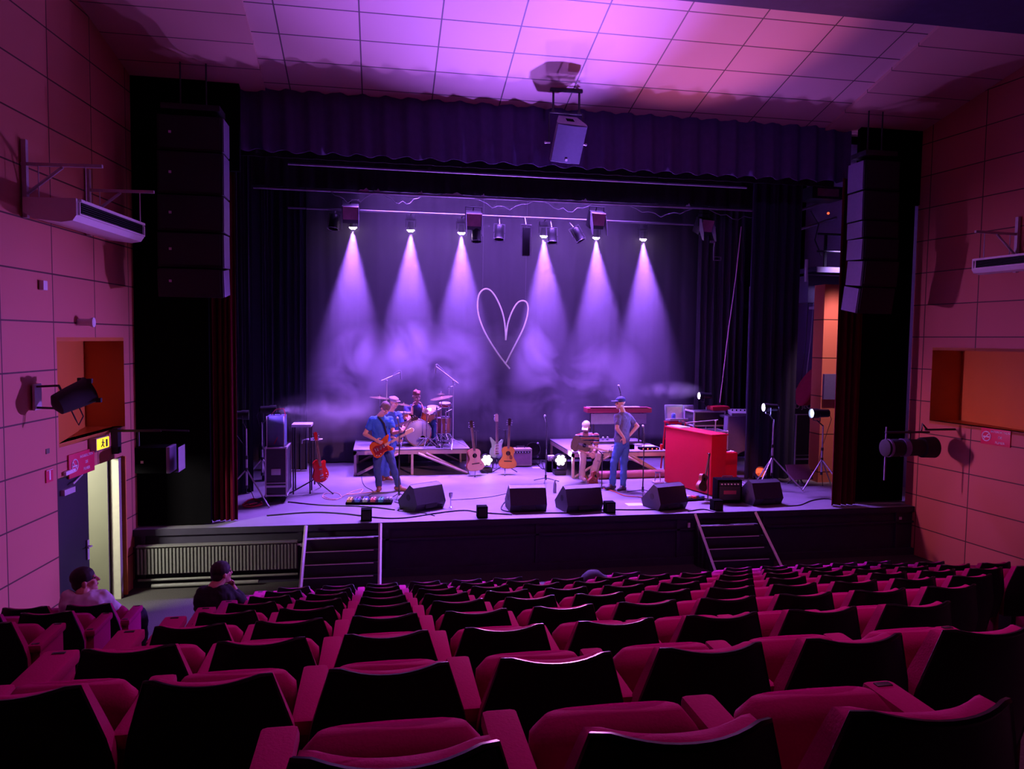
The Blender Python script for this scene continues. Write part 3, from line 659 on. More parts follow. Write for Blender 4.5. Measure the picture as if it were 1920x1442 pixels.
MB().cyl((-.62, .1, 1.27), (-.72, .12, 1.30), .018).ball((-.73, .12, 1.3), .026, 8).build('microphone', mat_micwrap, t)
# keyboard on its stand
k0 = PY(1101, 770, 16.3); k1 = PY(1222, 774, 16.3)
t = thing('keyboard', 'long red-ended stage keyboard on the riser behind the capped man', 'keyboard', (k0.x, 16.3, k0.z), 0)
Wk = k1.x-k0.x; mat_kb = mat('keyboard_red', (.45, .05, .08), .4)
MB().rbox((Wk/2, .16, 0), (Wk, .34, .11), .012).build('body', mat_kb, t)
kk_ = MB(); kk_.box((Wk*.45, .26, .06), (Wk*.82, .12, .012)); kk_.build('keys', M_['white'], t)
MB().box((Wk*.5, .05, .057), (Wk*.9, .14, .006)).build('control_panel', M_['black'], t)
t = thing('keyboard_stand', 'keyboard stand with a wide grey modesty board on the riser', 'keyboard stand', (k0.x+.1, 16.34, RZ))
hk = k0.z-RZ-.06
MB().rbox((Wk/2-.1, .02, hk-.14), (Wk*.86, .03, .24), .008).build('front_board', M_['grey'], t)
for x_ in (.08, Wk-.28):
    for y_ in (.05, .3): MB().cyl((x_, y_, 0), (x_, y_, hk), .018).build('leg', M_['dmetal'], t)
MB().box((Wk/2-.1, .18, hk+.0), (Wk*.85, .28, .02)).build('shelf', M_['dmetal'], t)
# gear on the keyboard riser
q = PY(1170, 846, 15.25)
def small(name, label, cat, c, d, m, rz=0, extra=None):
    t = thing(name, label, cat, c, rz); MB().rbox((0, 0, d[2]/2), d, .006).build('body', m, t)
    if extra: extra(t, d)
    return t
def leds(t, d):
    for i in range(4): MB().ball((-d[0]*.36+i*d[0]*.24, -d[1]/2-.002, d[2]*.5), .016, 6).build('indicator_light', M_['ledred'], t)
small('effects_unit', 'low black unit with four red lights on the keyboard riser', 'effects unit', (PY(1217, 850, 15.3).x, 15.35, RZ), (.42, .2, .05), M_['black'], 0, leds)
t = thing('drink_can', 'red drink can on the corner of the keyboard riser', 'can', (PY(1240, 845, 15.25).x, 15.25, RZ)); MB().lathe([(.022, 0), (.031, .008), (.031, .115), (.024, .125)], n=16).build('can_body', mat_redg, t); MB().cyl((0, 0, .125), (0, 0, .127), .022, n=16).build('can_top', M_['steel'], t)
tag(MB().box((0, 0, .004), (.3, .21, .008)).build('paper_sheet', M_['white'], loc=(PY(1215, 842, 15.8).x, 15.8, RZ)), 'loose white paper lying on the keyboard riser', 'paper')
tag(MB().box((0, 0, .02), (.16, .12, .04)).build('effects_pedal', M_['grey'], loc=(PY(1197, 840, 15.9).x, 15.9, RZ)), 'small grey pedal on the keyboard riser beside the paper', 'effects pedal')
small('laptop_stand', 'dark angled box on the keyboard riser behind the capped man', 'box', (PY(1180, 846, 15.45).x, 15.5, RZ), (.2, .2, .10), M_['black'])
tag(MB().cyl((0, 0, 0), (1.5, .05, 0), .085, n=16).build('cloth_roll', mat('rolled_cloth', (.35, .12, .12), .8), loc=(4.55, 14.98, SZ+.085)), 'long rolled reddish cloth lying along the foot of the keyboard riser', 'rolled cloth')
for i, (xx, lab) in enumerate(((1122, 'closest to the seated player'), (1130.5, 'the middle one'), (1139, 'closest to the capped man'))):
    pp = PY(xx, 828, 16.9); o = MB().ball((0, 0, 0), .045, 12).build('glass_ball', M_['chrome'], loc=(pp.x, 16.9, RZ+.045)); tag(o, 'small shiny ball on the riser under the keyboard, '+lab, 'ball', 'row of shiny balls under the keyboard')
# stools and pictures behind the piano
def stool(px, lab):
    pp = PY(px, 790, 15.9); h = pp.z-SZ; t = thing('bar_stool', lab, 'stool', (pp.x, 15.9, SZ)); mr = pc
    MB().rbox((0, 0, h-.02), (.32, .32, .04), .01).build('seat', mr, t)
    for a in (-1, 1):
        for b_ in (-1, 1): MB().cyl((a*.13, b_*.13, h-.03), (a*.19, b_*.19, 0), .018, n=6).build('leg', mr, t)
    MB().box((0, -.16, h*.62), (.3, .02, .03)).box((0, .16, h*.62), (.3, .02, .03)).build('foot_rail', mr, t); return h+SZ
h1 = stool(1262, 'red metal bar stool under the open suitcase-like screen')
h2 = stool(1291, 'red metal bar stool under the framed picture')
def frame(px0, px1, py0, py1, yy, z0, lab, m_in, name, cat):
    a = PY(px0, py0, yy); b_ = PY(px1, py1, yy); W_ = b_.x-a.x; H_ = a.z-b_.z
    t = thing(name, lab, cat, ((a.x+b_.x)/2, yy, z0), rot=(rad(-8), 0, 0))
    MB().rbox((0, 0, H_/2+.01), (W_, .05, H_), .012).build('case', M_['grey'], t); MB().box((0, -.028, H_/2+.0), (W_*.80, .006, H_*.76)).build('panel', m_in, t)
    MB().rbox((0, -.16, .03), (W_, .28, .05), .01).build('base', M_['grey'], t)
frame(1248, 1281, 757, 787, 15.9, h1, 'grey folding case with a beige panel standing on a red stool', mat('beige_panel', (.62, .42, .33), .6), 'display_case', 'case')
frame(1283, 1301, 757, 786, 15.95, h2, 'small framed red and white picture standing on a red stool', mat('red_white_print', (.75, .40, .42), .6, var=.8, scale=25), 'framed_picture', 'picture')
tag(MB().lathe([(.03, 0), (.05, .05), (.045, .13), (.03, .15)], n=16).build('glass_jar', mat('blue_glass', (.15, .22, .75), .2), loc=(PY(1262, 787, 15.72).x, 15.70, h1+.055)), 'small blue jar in front of the beige panel', 'jar')
# ================================================================ monitors, amps, cases, lamp stands, cables, stairs
mat_wedge = mat('wedge_black', (.035, .03, .042), .55, var=.25, scale=40)
mat_wedge2 = mat('wedge_grille', (.02, .02, .024), .75)
def wedge(label, px, py, W, rz, group='floor monitor wedges along the stage edge'):
    p = PZ(px, py, SZ); t = thing('floor_monitor', label, 'monitor speaker', (p.x, p.y, SZ), rz, group)
    prof = [(.05, 0), (-.02, .13), (.09, .40), (.20, .44), (.56, .12), (.50, 0)]     # y, z cross-section; the seats see the low y side
    YZ = Matrix(((0, 0, 1, 0), (1, 0, 0, 0), (0, 1, 0, 0), (0, 0, 0, 1)))
    MB().prism(prof, -W/2, W/2, YZ).build('cabinet', mat_wedge, t, sharp=20)
    MB().prism([(.21, .445), (.565, .125), (.555, .115), (.20, .435)], -W*.46, W*.46, YZ).build('grille', mat_wedge2, t)
    MB().rbox((0, .005, .08), (.24, .05, .07), .01).build('connector_plate', M_['rubber'], t)
    for s_ in (-1, 1): MB().cyl((s_*(W/2-.004), .24, .22), (s_*(W/2+.003), .24, .22), .055, n=16).build('side_handle', M_['rubber'], t)
    return t
wedge('black floor monitor turned towards the blue-shirted guitarist', 808, 957, .60, rad(32))
wedge('black floor monitor standing square to the stage edge below the straight microphone', 991, 961, .63, 0)
wedge('black floor monitor in front of the seated player and the capped man', 1097, 961, .66, rad(9))
wedge('black floor monitor between the stage stairs and the red piano', 1263, 957, .58, rad(15))
wedge('black floor monitor under the tripod lamp by the house curtain', 1441, 948, .60, rad(8))
for px, py, lab in ((687, 978, 'above the stage stairs by the radiator'), (905, 972, 'between the guitarist and the square-on monitor'), (1145, 963, 'beside the monitor of the capped man'), (1347, 959, 'next to the combo amplifier')):
    p = PZ(px, py, SZ); t = thing('foot_box', 'small black front-fill speaker box on the stage edge, '+lab, 'speaker box', (p.x, p.y+.08, SZ), 0, 'small black boxes along the stage edge')
    MB().rbox((0, 0, .095), (.17, .17, .19), .006).build('box', M_['black'], t); MB().box((0, -.088, .1), (.14, .006, .14)).build('grille', M_['wedge'] if 'wedge' in M_ else mat_wedge2, t)
# combo amplifiers
def amp(label, p, W, D, H, m_case, m_grille, rz=0, stripe=False):
    t = thing('guitar_amplifier', label, 'amplifier', p, rz)
    MB().rbox((0, 0, H/2+.02), (W, D, H), .02).build('cabinet', m_case, t)
    MB().box((0, -D/2-.004, H*.42+.02), (W*.84, .01, H*.6)).build('speaker_grille', m_grille, t)
    MB().box((0, -D/2-.006, H*.86), (W*.84, .012, H*.12)).build('control_panel', M_['dmetal'], t)
    if stripe: MB().box((0, -D/2-.012, H*.5), (W*.5, .006, H*.16)).build('badge_panel', mat('dull_red_badge', (.25, .03, .05), .6), t)
    for i in range(6): MB().cyl((-W*.34+i*W*.13, -D/2-.01, H*.86), (-W*.34+i*W*.13, -D/2-.03, H*.86), .012, n=8).build('knob', M_['white'], t)
    MB().tube([(-.10, 0, H+.02), (-.09, 0, H+.06), (.09, 0, H+.06), (.10, 0, H+.02)], .010).build('handle', M_['rubber'], t)
    for x_ in (-1, 1): MB().cyl((x_*W*.4, 0, 0), (x_*W*.4, 0, .03), .02, n=8).build('foot', M_['rubber'], t)
    return t
p = base(973, 876); amp('small beige combo amplifier behind the amber acoustic guitar', p+V(.06, .15, 0), .50, .26, .40, mat('beige_tolex', (.55, .50, .34), .7), mat('amp_cloth', (.42, .28, .30), .8))
p = base(1372, 946); amp('black combo amplifier in front of the red piano with a dull red strip', p+V(0, .2, 0), .46, .28, .42, M_['black'], M_['rubber'], rad(-6), True)
# flight case with a blue amp on top, left
mat_case = mat('flight_case_ply', (.045, .04, .05), .5); mat_alu = mat('aluminium_edge', (.72, .70, .76), .35, .25); mat_blueamp = mat('blue_vinyl', (.13, .16, .30), .5)
def flightcase(label, p, W, D, H, rz=0, wheels=True, name='flight_case'):
    t = thing(name, label, 'flight case', p, rz); z0 = .12 if wheels else 0
    MB().box((0, 0, z0+H/2), (W-.01, D-.01, H-.01)).build('body', mat_case, t)
    e = MB(); k = .018
    for a in (-1, 1):
        for b_ in (-1, 1):
            e.box((a*(W/2-k/2), b_*(D/2-k/2), z0+H/2), (k*1.4, k*1.4, H)); e.box((a*(W/2-k/2), 0, z0+H/2+b_*(H/2-k/2)), (k*1.4, D, k*1.4)); e.box((0, a*(D/2-k/2), z0+H/2+b_*(H/2-k/2)), (W, k*1.4, k*1.4))
    e.box((0, -D/2, z0+H*.2), (W, .014, .035)); e.box((0, -D/2, z0+H*.27), (W, .014, .012)); e.build('edging', mat_alu, t)
    for a in (-1, 1):
        for b_ in (0, 1): MB().ball((a*(W/2-.01), -D/2+.01, z0+b_*H*.98+.01), .028, 8).build('corner', mat_alu, t)
    MB().rbox((0, -D/2-.006, z0+H*.5), (.16, .016, .11), .01).build('handle_dish', M_['steel'], t)
    if wheels:
        for a in (-1, 1):
            for b_ in (-1, 1): MB().cyl((a*(W/2-.08), b_*(D/2-.08)-.02, .05), (a*(W/2-.08), b_*(D/2-.08)+.02, .05), .05, n=14).box((a*(W/2-.08), b_*(D/2-.08), .105), (.05, .06, .04)).build('castor', M_['rubber'], t)
    return t
pl_ = PZ(497, 944); pr = PZ(539, 941); cw = (pr.x-pl_.x)
flightcase('black flight case on castors with metal edges at the wing side of the stage', ((pl_.x+pr.x)/2, pl_.y+.35, SZ), cw, .66, .86)
t = thing('bass_amplifier', 'blue amplifier with a coiled cable standing on the flight case', 'amplifier', ((pl_.x+pr.x)/2-.02, pl_.y+.33, SZ+.98))
MB().rbox((0, 0, .27), (.30, .40, .54), .015).build('cabinet', mat_blueamp, t)
e = MB()
for a in (-1, 1): e.box((a*.145, -.2, .27), (.016, .016, .54))
e.build('edging', mat_alu, t); MB().tube([(-.05, 0, .54), (-.04, 0, .58), (.06, 0, .58), (.07, 0, .54)], .01).build('handle', M_['rubber'], t)
MB().tube([(-.1, .05, .545), (-.02, .02, .64), (.12, -.02, .66), (.16, -.1, .56), (.10, -.17, .30), (-.02, -.215, .05)], .008).build('cable', M_['signred'], t)
t = thing('side_table', 'pale shelf table behind the blue amplifier and flight case', 'table', (pr.x+.18, pl_.y+.9, SZ))
MB().rbox((0, 0, 1.28), (.36, .4, .05), .01).build('table_top', M_['white'], t)
for a in (-1, 1):
    for b_ in (-1, 1): MB().cyl((a*.15, b_*.17, 0), (a*.15, b_*.17, 1.26), .014).build('leg', M_['dmetal'], t)
# stage right cases, covers, racks
q = PZ(1385, 905)
flightcase('open flight case rack behind the red piano', (6.98, 14.95, SZ), .70, .5, .9)
t = thing('equipment_rack', 'metal-framed equipment rack with a reddish lamp box on top, behind the piano', 'rack', (7.2, 15.6, SZ)); a = PY(1333, 770, 15.6); b_ = PY(1372, 795, 15.6)
MB().rbox((0, 0, a.z-SZ-.15), (.72, .5, .30), .01).build('upper_case', mat_case, t)
fr_ = MB()
for x_ in (-.36, .36):
    for y_ in (-.25, .25): fr_.box((x_, y_, (a.z-SZ)/2), (.03, .03, a.z-SZ))
for z_ in (a.z-SZ, a.z-SZ-.31, a.z-SZ-.6): fr_.box((0, -.25, z_), (.74, .03, .03)); fr_.box((-.36, 0, z_), (.03, .5, .03)); fr_.box((.36, 0, z_), (.03, .5, .03))
fr_.build('frame', mat_alu, t)
MB().rbox((0, 0, (a.z-SZ-.6)/2+.02), (.70, .48, a.z-SZ-.64), .01).build('lower_case', mat_case, t)
tag(MB().rbox((0, 0, .05), (.42, .3, .10), .03).build('lamp_box', mat_drumr, loc=(PY(1347, 766, 15.5).x, 15.5, a.z+.02)), 'reddish flat box lying on the equipment rack', 'box')
t = thing('mixing_desk', 'small pale mixer lying on the end of the equipment rack', 'mixer', (PY(1388, 772, 15.2).x, 15.2, PY(1388, 778, 15.2).z), rad(-10))
MB().rbox((0, 0, .05), (.5, .42, .08), .015, Euler((rad(8), 0, 0)).to_matrix()).build('console', M_['grey'], t)
for i in range(5): MB().cyl((-.18+i*.09, -.02, .09), (-.18+i*.09, -.02, .12), .015, n=8).build('knob', M_['black'], t)
zt = PY(1388, 778, 15.2).z-SZ
t = thing('covered_table', 'equipment table draped with a crumpled grey cover beside the piano', 'table', (7.85, 15.2, SZ))
MB().rbox((0, 0, zt-.03), (.85, .6, .05), .01).build('table_top', mat_case, t)
for a1 in (-1, 1):
    for b1 in (-1, 1): MB().cyl((a1*.38, b1*.25, 0), (a1*.38, b1*.25, zt-.05), .02).build('leg', M_['dmetal'], t)
def cov(u, v):
    an = u*1.5*PI-.9*PI; r = 1+.10*v+.06*math.sin(u*31)*v; x_ = .44*r*max(-1, min(1, 1.4*math.cos(an))); y_ = .32*r*max(-1, min(1, 1.4*math.sin(an)))
    return (x_, y_, zt-.0-v*(.85+.12*math.sin(u*17)))
MB().sheet(cov, 60, 10, .006, V(0, 0, .6)).build('cover', mat('grey_cover', (.22, .20, .30), .7), t, sharp=80)
# lamp stands
mat_lampbody = mat('lamp_black', (.03, .03, .035), .45, .2)
LIGHTS_SIDE = []
def lampstand(label, bx, by_, lx, ly, aim, glow=True, col=(.8, .7, 1), es=25, spread=.55, lamp_r=.085, L=.34, pole=None, legs=(200, 320, 80), power=0, lcol=VIO):
    B_ = base(bx, by_); top = PY(lx, ly, B_.y); h = top.z-SZ
    t = thing('lamp_stand', label, 'stage lamp', B_)
    hp = h-.24
    MB().cyl((0, 0, .30), (0, 0, hp*.62), .02).cyl((0, 0, hp*.6), (0, 0, hp), .013).build('pole', M_['steel'], t)
    for a in legs:
        c, s_ = math.cos(rad(a)), math.sin(rad(a)); MB().cyl((0, 0, hp*.46), (spread*c, spread*s_, .015), .013).ball((spread*c, spread*s_, .016), .018, 6).build('leg', M_['steel'], t)
    for z in (.3, hp*.46, hp*.62): MB().cyl((0, 0, z-.03), (0, 0, z+.03), .026).build('collar', M_['dmetal'], t)
    off = V(top.x-B_.x, 0, h); d = Vector(aim).normalized(); q = d.to_track_quat('Z', 'Y').to_matrix().to_4x4(); q.translation = off
    MB().lathe([(.03, -L*.62), (lamp_r*.8, -L*.55), (lamp_r*.85, -L*.1), (lamp_r, 0), (lamp_r, L*.25), (lamp_r*1.02, L*.30), (lamp_r*.9, L*.29), (lamp_r*.88, L*.2)], q, 20).build('lamp_housing', mat_lampbody, t)
    MB().lathe([(.001, L*.20), (lamp_r*.86, L*.20), (lamp_r*.86, L*.215), (.001, L*.215)], q, 20).build('lamp_lens', mat('lens_glow', col, .3, emit=col, es=es) if glow else M_['chrome'], t)
    side = d.cross(V(0, 0, 1)).normalized()*(lamp_r+.02)
    MB().tube([off+side, off+side-V(0, 0, lamp_r+.05), off-side-V(0, 0, lamp_r+.05), off-side], .009).cyl(V(0, 0, hp-.02), off-V(0, 0, lamp_r+.04), .012).build('yoke', M_['dmetal'], t)
    MB().tube([off-d*L*.6, off-d*(L*.6+.06)+V(0, 0, -.12), V(.03, .02, hp*.7), V(-.04, .03, hp*.45), V(.05, .05, .25), V(.12, .12, .012)], .006, 5).build('cable', M_['cable'], t)
    wp = B_+off
    if power: spot('stand_lamp_light', wp+d*(L*.33), wp+d*3, lcol, power, 34, .8, .05)
    return t
lampstand('crossed-leg lamp stand with a black lamp closest to the house curtain and radiator', 463, 945, 455, 778, (1, .12, -.02), es=4, power=220, legs=(190, 320, 70))
lampstand('lamp stand whose lamp throws a hazy beam over the flight case', 492, 918, 508, 768, (1, .1, 0), es=10, power=420, legs=(210, 340, 90))
lampstand('lamp stand with a bright white lens behind the red piano', 1321, 884, 1318, 742, (-1, .02, 0), es=60, power=420, legs=(220, 340, 100))
lampstand('tall lamp stand with a bright lens in front of the black wing curtain', 1446, 917, 1440, 764, (-1, .05, 0), es=60, power=500, spread=.62, legs=(215, 320, 90), lcol=(.25, .18, 1))
lampstand('tripod lamp stand with a short dark lamp in front of the orange wall', 1539, 915, 1532, 775, (-1, .0, 0), es=16, col=(.45, .55, 1), power=260, spread=.62, lamp_r=.10, L=.44, legs=(205, 285, 40), lcol=(.25, .2, 1))
# floor blinders
for (px, py, lab), lp in zip(((910, 886, 'behind the two acoustic guitars'), (1052, 890, 'between the small amplifier and the seated player')), BLIND):
    B_ = base(px, py); t = thing('floor_lamp', 'bright round floor lamp made of small lenses, '+lab, 'stage lamp', (lp.x, lp.y, SZ), 0, 'bright lamps on the stage floor')
    h = lp.z-SZ
    MB().rbox((0, .05, .05), (.26, .24, .10), .02).build('base', mat_lampbody, t)
    MB().tube([(-.15, .05, .08), (-.16, .05, h), ], .016).tube([(.15, .05, .08), (.16, .05, h)], .016).build('yoke', mat_lampbody, t)
    MB().cyl((0, .16, h), (0, -.06, h), .11, .135, n=20).build('lamp_housing', mat_lampbody, t)
    L7 = MB().ball((0, -.07, h), (.045, .02, .045), 10)
    for i in range(6): L7.ball((.082*math.cos(i*PI/3), -.07, h+.082*math.sin(i*PI/3)), (.040, .02, .040), 10)
    L7.build('lamp_lens', M_['glow2'], t)
def parcan(label, B_, aim, r=.11, glow=None, h=.16, L=.28, name='par_lamp'):
    t = thing(name, label, 'stage lamp', B_); d = Vector(aim).normalized(); q = d.to_track_quat('Z', 'Y').to_matrix().to_4x4(); q.translation = V(0, 0, h)
    MB().lathe([(.04, -L*.6), (r*.7, -L*.5), (r*.9, 0), (r, L*.35), (r*1.03, L*.4), (r*.93, L*.4), (r*.9, L*.2)], q, 20).build('lamp_housing', mat_lampbody, t)
    MB().lathe([(.001, L*.18), (r*.9, L*.18), (r*.9, L*.2), (.001, L*.2)], q, 20).build('lamp_lens', glow or mat_wedge, t)
    sd = d.cross(V(0, 0, 1)).normalized()*(r+.015)
    MB().tube([V(0, 0, h)+sd, V(0, 0, .012)+sd*.9, V(0, 0, .012)-sd*.9, V(0, 0, h)-sd], .009).build('yoke', M_['dmetal'], t); return t
t = parcan('round black par lamp with bright knobs tilted up behind the small amplifier', base(1000, 872)+V(0, .1, 0), (-.1, -1, .25), .17, h=.34, L=.4)
for a in (60, 180, 300): MB().ball((.18*math.cos(rad(a)), -.14, .36+.18*math.sin(rad(a))), .028, 8).build('filter_clip', M_['steel'], t)
parcan('small floor lamp with red lenses between the tripod and the last monitor', base(1432, 905)+V(-.1, 0, 0), (-.25, -1, .5), .12, M_['ledred'], h=.2)
t = thing('slide_projector', 'small pale box on a black case beside the bright floor lamp', 'box', base(1033, 884)); MB().rbox((0, 0, .12), (.22, .22, .24), .01).build('case', M_['black'], t); MB().rbox((0, 0, .30), (.15, .14, .12), .012).cyl((0, -.07, .31), (0, -.10, .31), .03).build('head', M_['white'], t)
# pedal board
pb = base(692, 945); t = thing('pedalboard', 'crowded pedalboard of coloured effects pedals at the feet of the guitarist', 'pedalboard', pb, rad(-6))
MB().rbox((0, .06, .02), (.80, .26, .04), .008).build('board', M_['black'], t)
cols = [(.6, .35, .1), (.1, .15, .5), (.5, .5, .55), (.6, .1, .1), (.1, .35, .45), (.02, .02, .02), (.55, .5, .15), (.3, .1, .4), (.1, .1, .5), (.6, .3, .3), (.05, .3, .15), (.4, .4, .4)]
for i, c in enumerate(cols):
    o = MB().rbox((-.34+(i % 6)*.136, (0 if i < 6 else .13), .065), (.085, .11, .05), .008).cyl((-.34+(i % 6)*.136, (0 if i < 6 else .13)-.03, .09), (-.34+(i % 6)*.136, (0 if i < 6 else .13)-.03, .105), .012).build('effects_pedal', mat('pedal_colour', c, .4), t)
pb = base(1303, 938); t = thing('pedalboard', 'jumble of small pedals and leads in front of the red piano', 'pedalboard', pb, rad(8)); MB().rbox((0, .05, .015), (.46, .24, .03), .006).build('board', M_['black'], t)
for i, c in enumerate([(.1, .15, .7), (.6, .5, .55), (.6, .1, .1), (.2, .2, .25), (.1, .2, .6)]): MB().rbox((-.17+i*.085, .05+.05*(i % 2), .05), (.07, .10, .045), .008).build('effects_pedal', mat('pedal_colour', c, .4), t)
for px, py, w_, d_, lab, m in ((1233, 906, .16, .16, 'silver gadget on the floor beside the red piano', 'chrome'),): 
    p = base(px, py); t = thing('tambourine_stand', lab, 'gadget', p); MB().box((0, 0, .02), (.2, .2, .03)).build('base', M_['steel'], t); MB().cyl((-.06, 0, .03), (-.04, 0, .22), .012).cyl((.06, 0, .03), (.04, 0, .22), .012).box((0, 0, .22), (.14, .05, .03)).build('frame', M_['chrome'], t)
# set lists and floor paper
p = PZ(1190, 946); o = MB().box((0, 0, .002), (.30, .21, .004)).build('set_list', M_['white'], loc=(p.x, p.y, SZ)); tag(o, 'white set list taped to the floor between two floor monitors', 'paper')
p = PZ(1006, 877); tag(MB().box((0, 0, .002), (.2, .14, .004)).build('paper_sheet', M_['white'], loc=(p.x, p.y, SZ)), 'white scrap of paper behind the small amplifier', 'paper')
p = base(1040, 924); t = thing('water_bottle', 'clear plastic bottle on the floor behind the square-on monitor', 'bottle', p); MB().lathe([(.03, 0), (.033, .01), (.033, .17), (.014, .21), (.014, .23)], n=16).build('bottle_body', mat('clear_plastic', (.7, .7, .8), .15), t); MB().cyl((0, 0, .23), (0, 0, .25), .016).build('cap', M_['white'], t)
p = base(845, 952); tag(MB().lathe([(.02, 0), (.03, .005), (.006, .02), (.006, .16), (.03, .2), (.035, .26)], n=14).build('wine_glass', M_['chrome'], loc=p), 'small stemmed glass on the floor beside the angled monitor', 'glass')
# cables lying on the stage
def cable(label, pts, r=.009, m=None, z=SZ, name='cable', group=None):
    P = [PZ(x_, y_, z)+V(0, 0, r) for x_, y_ in pts]; Q = []
    for i in range(len(P)-1):
        p0, p1, p2, p3 = P[max(i-1, 0)], P[i], P[i+1], P[min(i+2, len(P)-1)]
        for s_ in range(5):
            u = s_/5; Q.append(.5*((2*p1)+(p2-p0)*u+(2*p0-5*p1+4*p2-p3)*u*u+(3*p1-p0-3*p2+p3)*u**3))
    Q.append(P[-1]); 
    for q in Q: q.z = z+r
    return tag(MB().tube(Q, r, 6).build(name, m or M_['cable'], sharp=80), label, 'cable', group)
cable('black cable running along the stage edge past the small boxes towards the flight case', [(500, 968), (580, 962), (640, 964), (710, 972), (760, 972), (820, 963), (870, 958), (900, 962), (960, 966)], .012)
cable('black cable from the flight case to the pedalboard', [(540, 942), (600, 948), (660, 950), (700, 952), (740, 957)], .011)
cable('thin black lead looping from the pedalboard to the angled monitor', [(740, 942), (765, 950), (745, 958), (790, 962), (815, 968)], .008)
cable('black cable from the square-on monitor along the stage edge to the stairs', [(1020, 963), (1090, 962), (1130, 957), (1190, 957), (1250, 956)], .012)
cable('cable curling beside the square-on monitor', [(957, 934), (945, 944), (940, 955), (952, 960), (962, 958)], .010)
cable('long thin lead crossing the floor from the riser side to the square-on monitor', [(846, 938), (880, 936), (920, 932), (950, 926)], .006)
cable('orange lead curling between the feet of the seated player and the capped man', [(1095, 888), (1108, 908), (1130, 916), (1150, 922), (1170, 930), (1190, 932), (1215, 934)], .009, mat('orange_cable', (.85, .15, .05), .5))
cable('coil of pale leads on the floor behind the pedalboard', [(605, 930), (620, 936), (640, 934), (632, 925), (610, 926), (606, 934), (628, 938), (645, 930), (662, 922), (680, 918), (672, 926), (650, 928), (690, 924), (715, 922)], .007, mat('pale_cable', (.75, .45, .4), .5))
cable('dark lead falling from the guitar to the floor coil', [(680, 880), (678, 896), (684, 912), (700, 922), (690, 930)], .006)
cable('tangle of crimson cable under the lamp stands by the house curtain', [(455, 948), (470, 938), (490, 942), (478, 950), (460, 944), (476, 936), (492, 946), (470, 952), (456, 950), (482, 944)], .012, M_['signred'])
cable('pair of black cables from the monitor to the tripods in front of the orange wall', [(1475, 950), (1500, 948), (1520, 940), (1545, 936), (1562, 938)], .010)
cable('black cable lying in front of the stage stairs beside the amplifier', [(1290, 960), (1320, 956), (1350, 962), (1400, 961), (1430, 960)], .011)
cable('tangle of pale cables behind the last monitor', [(1378, 900), (1395, 912), (1385, 922), (1402, 930), (1380, 926), (1392, 905), (1408, 918)], .010, mat('lilac_cable', (.5, .45, .6), .5))
cable('dark tangle of leads beside the small amplifier', [(1005, 868), (1018, 880), (1030, 872), (1016, 866), (1024, 884), (1040, 876)], .009)
def hang_cable(label, pts, r, m=None, cat='cable'): return tag(MB().tube(pts, r, 5).build('hanging_cable', m or M_['cable'], sharp=80), label, cat)
# ---------------------------------------------------------------- stairs, radiator
mat_stairblk = mat('stair_black', (.012, .012, .014), .6)
def stairs(label, xa_t, xb_t, xa_b, xb_b, lab2=''):
    t = thing('stage_stairs', label, 'stairs', (0, 0, 0)); yt, yb = 11.70, 11.28; n = 5
    st_ = MB(); no = MB()
    for i in range(n):
        f0 = (i)/n; z = SZ*(1-(i+1)/n)+.0; f = (i+.5)/n
        y_ = yt+(yb-yt)*(i+1)/n; xa = xa_t+(xa_b-xa_t)*f; xb = xb_t+(xb_b-xb_t)*f
        if z > .05:
            st_.box(((xa+xb)/2, (y_+yt)/2, z/2), (xb-xa-.02, yt-y_+.06, z)); no.box(((xa+xb)/2-.04, y_-.032, z-.006), ((xb-xa)*.90, .008, .014))
    st_.build('steps', mat_stairblk, t); no.build('nosing', M_['tape'], t)
    for (a, b_) in ((xa_t, xa_b), (xb_t, xb_b)):
        MB().cyl((a, yt-.02, SZ+.01), (b_, yb-.12, 0), .028, n=4).build('side_rail', M_['tape'], t)
    return t
stairs('black stage stairs with white taped edges beside the radiator', -1.12, .01, -1.16, .0)
stairs('black stage stairs with white taped edges below the red piano', 5.27, 6.37, 5.44, 6.64)
ra = PY(250, 1020, 11.68); rb = PY(558, 1010, 11.68)
t = thing('radiator', 'long ribbed dark radiator under the stage edge beside the door', 'radiator', (ra.x+.05, 11.66, 0)); Wr = -1.30-ra.x
mat_rad = mat('radiator_paint', (.19, .19, .175), .5, var=.1)
MB().box((Wr/2, .045, .43), (Wr, .05, .42)).box((Wr/2, .02, .655), (Wr, .10, .02)).build('panel', mat_rad, t)
rr = MB(); nr_ = 46
for i in range(nr_): rr.box(((i+.5)*Wr/nr_, .0, .43), (Wr/nr_*.55, .05, .38))
rr.build('ribs', mat_rad, t); MB().cyl((0, .04, .13), (Wr, .04, .13), .02).cyl((0.2, .0, .05), (Wr*.75, .0, .05), .03).build('pipe', mat_rad, t)
MB().cyl((Wr, .02, .6), (Wr+.07, .02, .6), .018).cyl((Wr+.07, -.03, .6), (Wr+.07, .05, .6), .026).build('valve', M_['steel'], t)
tag(MB().rbox((0, 0, 0), (.05, .02, .05), .006).build('wall_socket', M_['white'], loc=(PY(1689, 972, 11.76).x, 11.77, PY(1689, 972, 11.76).z)), 'tiny white socket at the far end of the black stage front', 'socket')
tag(MB().rbox((0, 0, 0), (.04, .03, .08), .006).build('hook_plate', M_['white'], loc=(PY(1292, 985, 11.76).x, 11.765, PY(1292, 985, 11.76).z)), 'small white catch on the stage front beside the stairs below the piano', 'catch')
p = atb = PY(1105, 1090, 9.0)
bb = MB().ball((0, 0, .25), (.20, .16, .26), 16).ball((.12, 0, .3), (.1, .12, .15), 10); tag(bb.build('backpack', mat('dark_fabric', (.03, .025, .05), .8), loc=(p.x, ROWY(7)+.1, .42)), 'dark bundle slumped in the gap of the front seat row', 'bag')
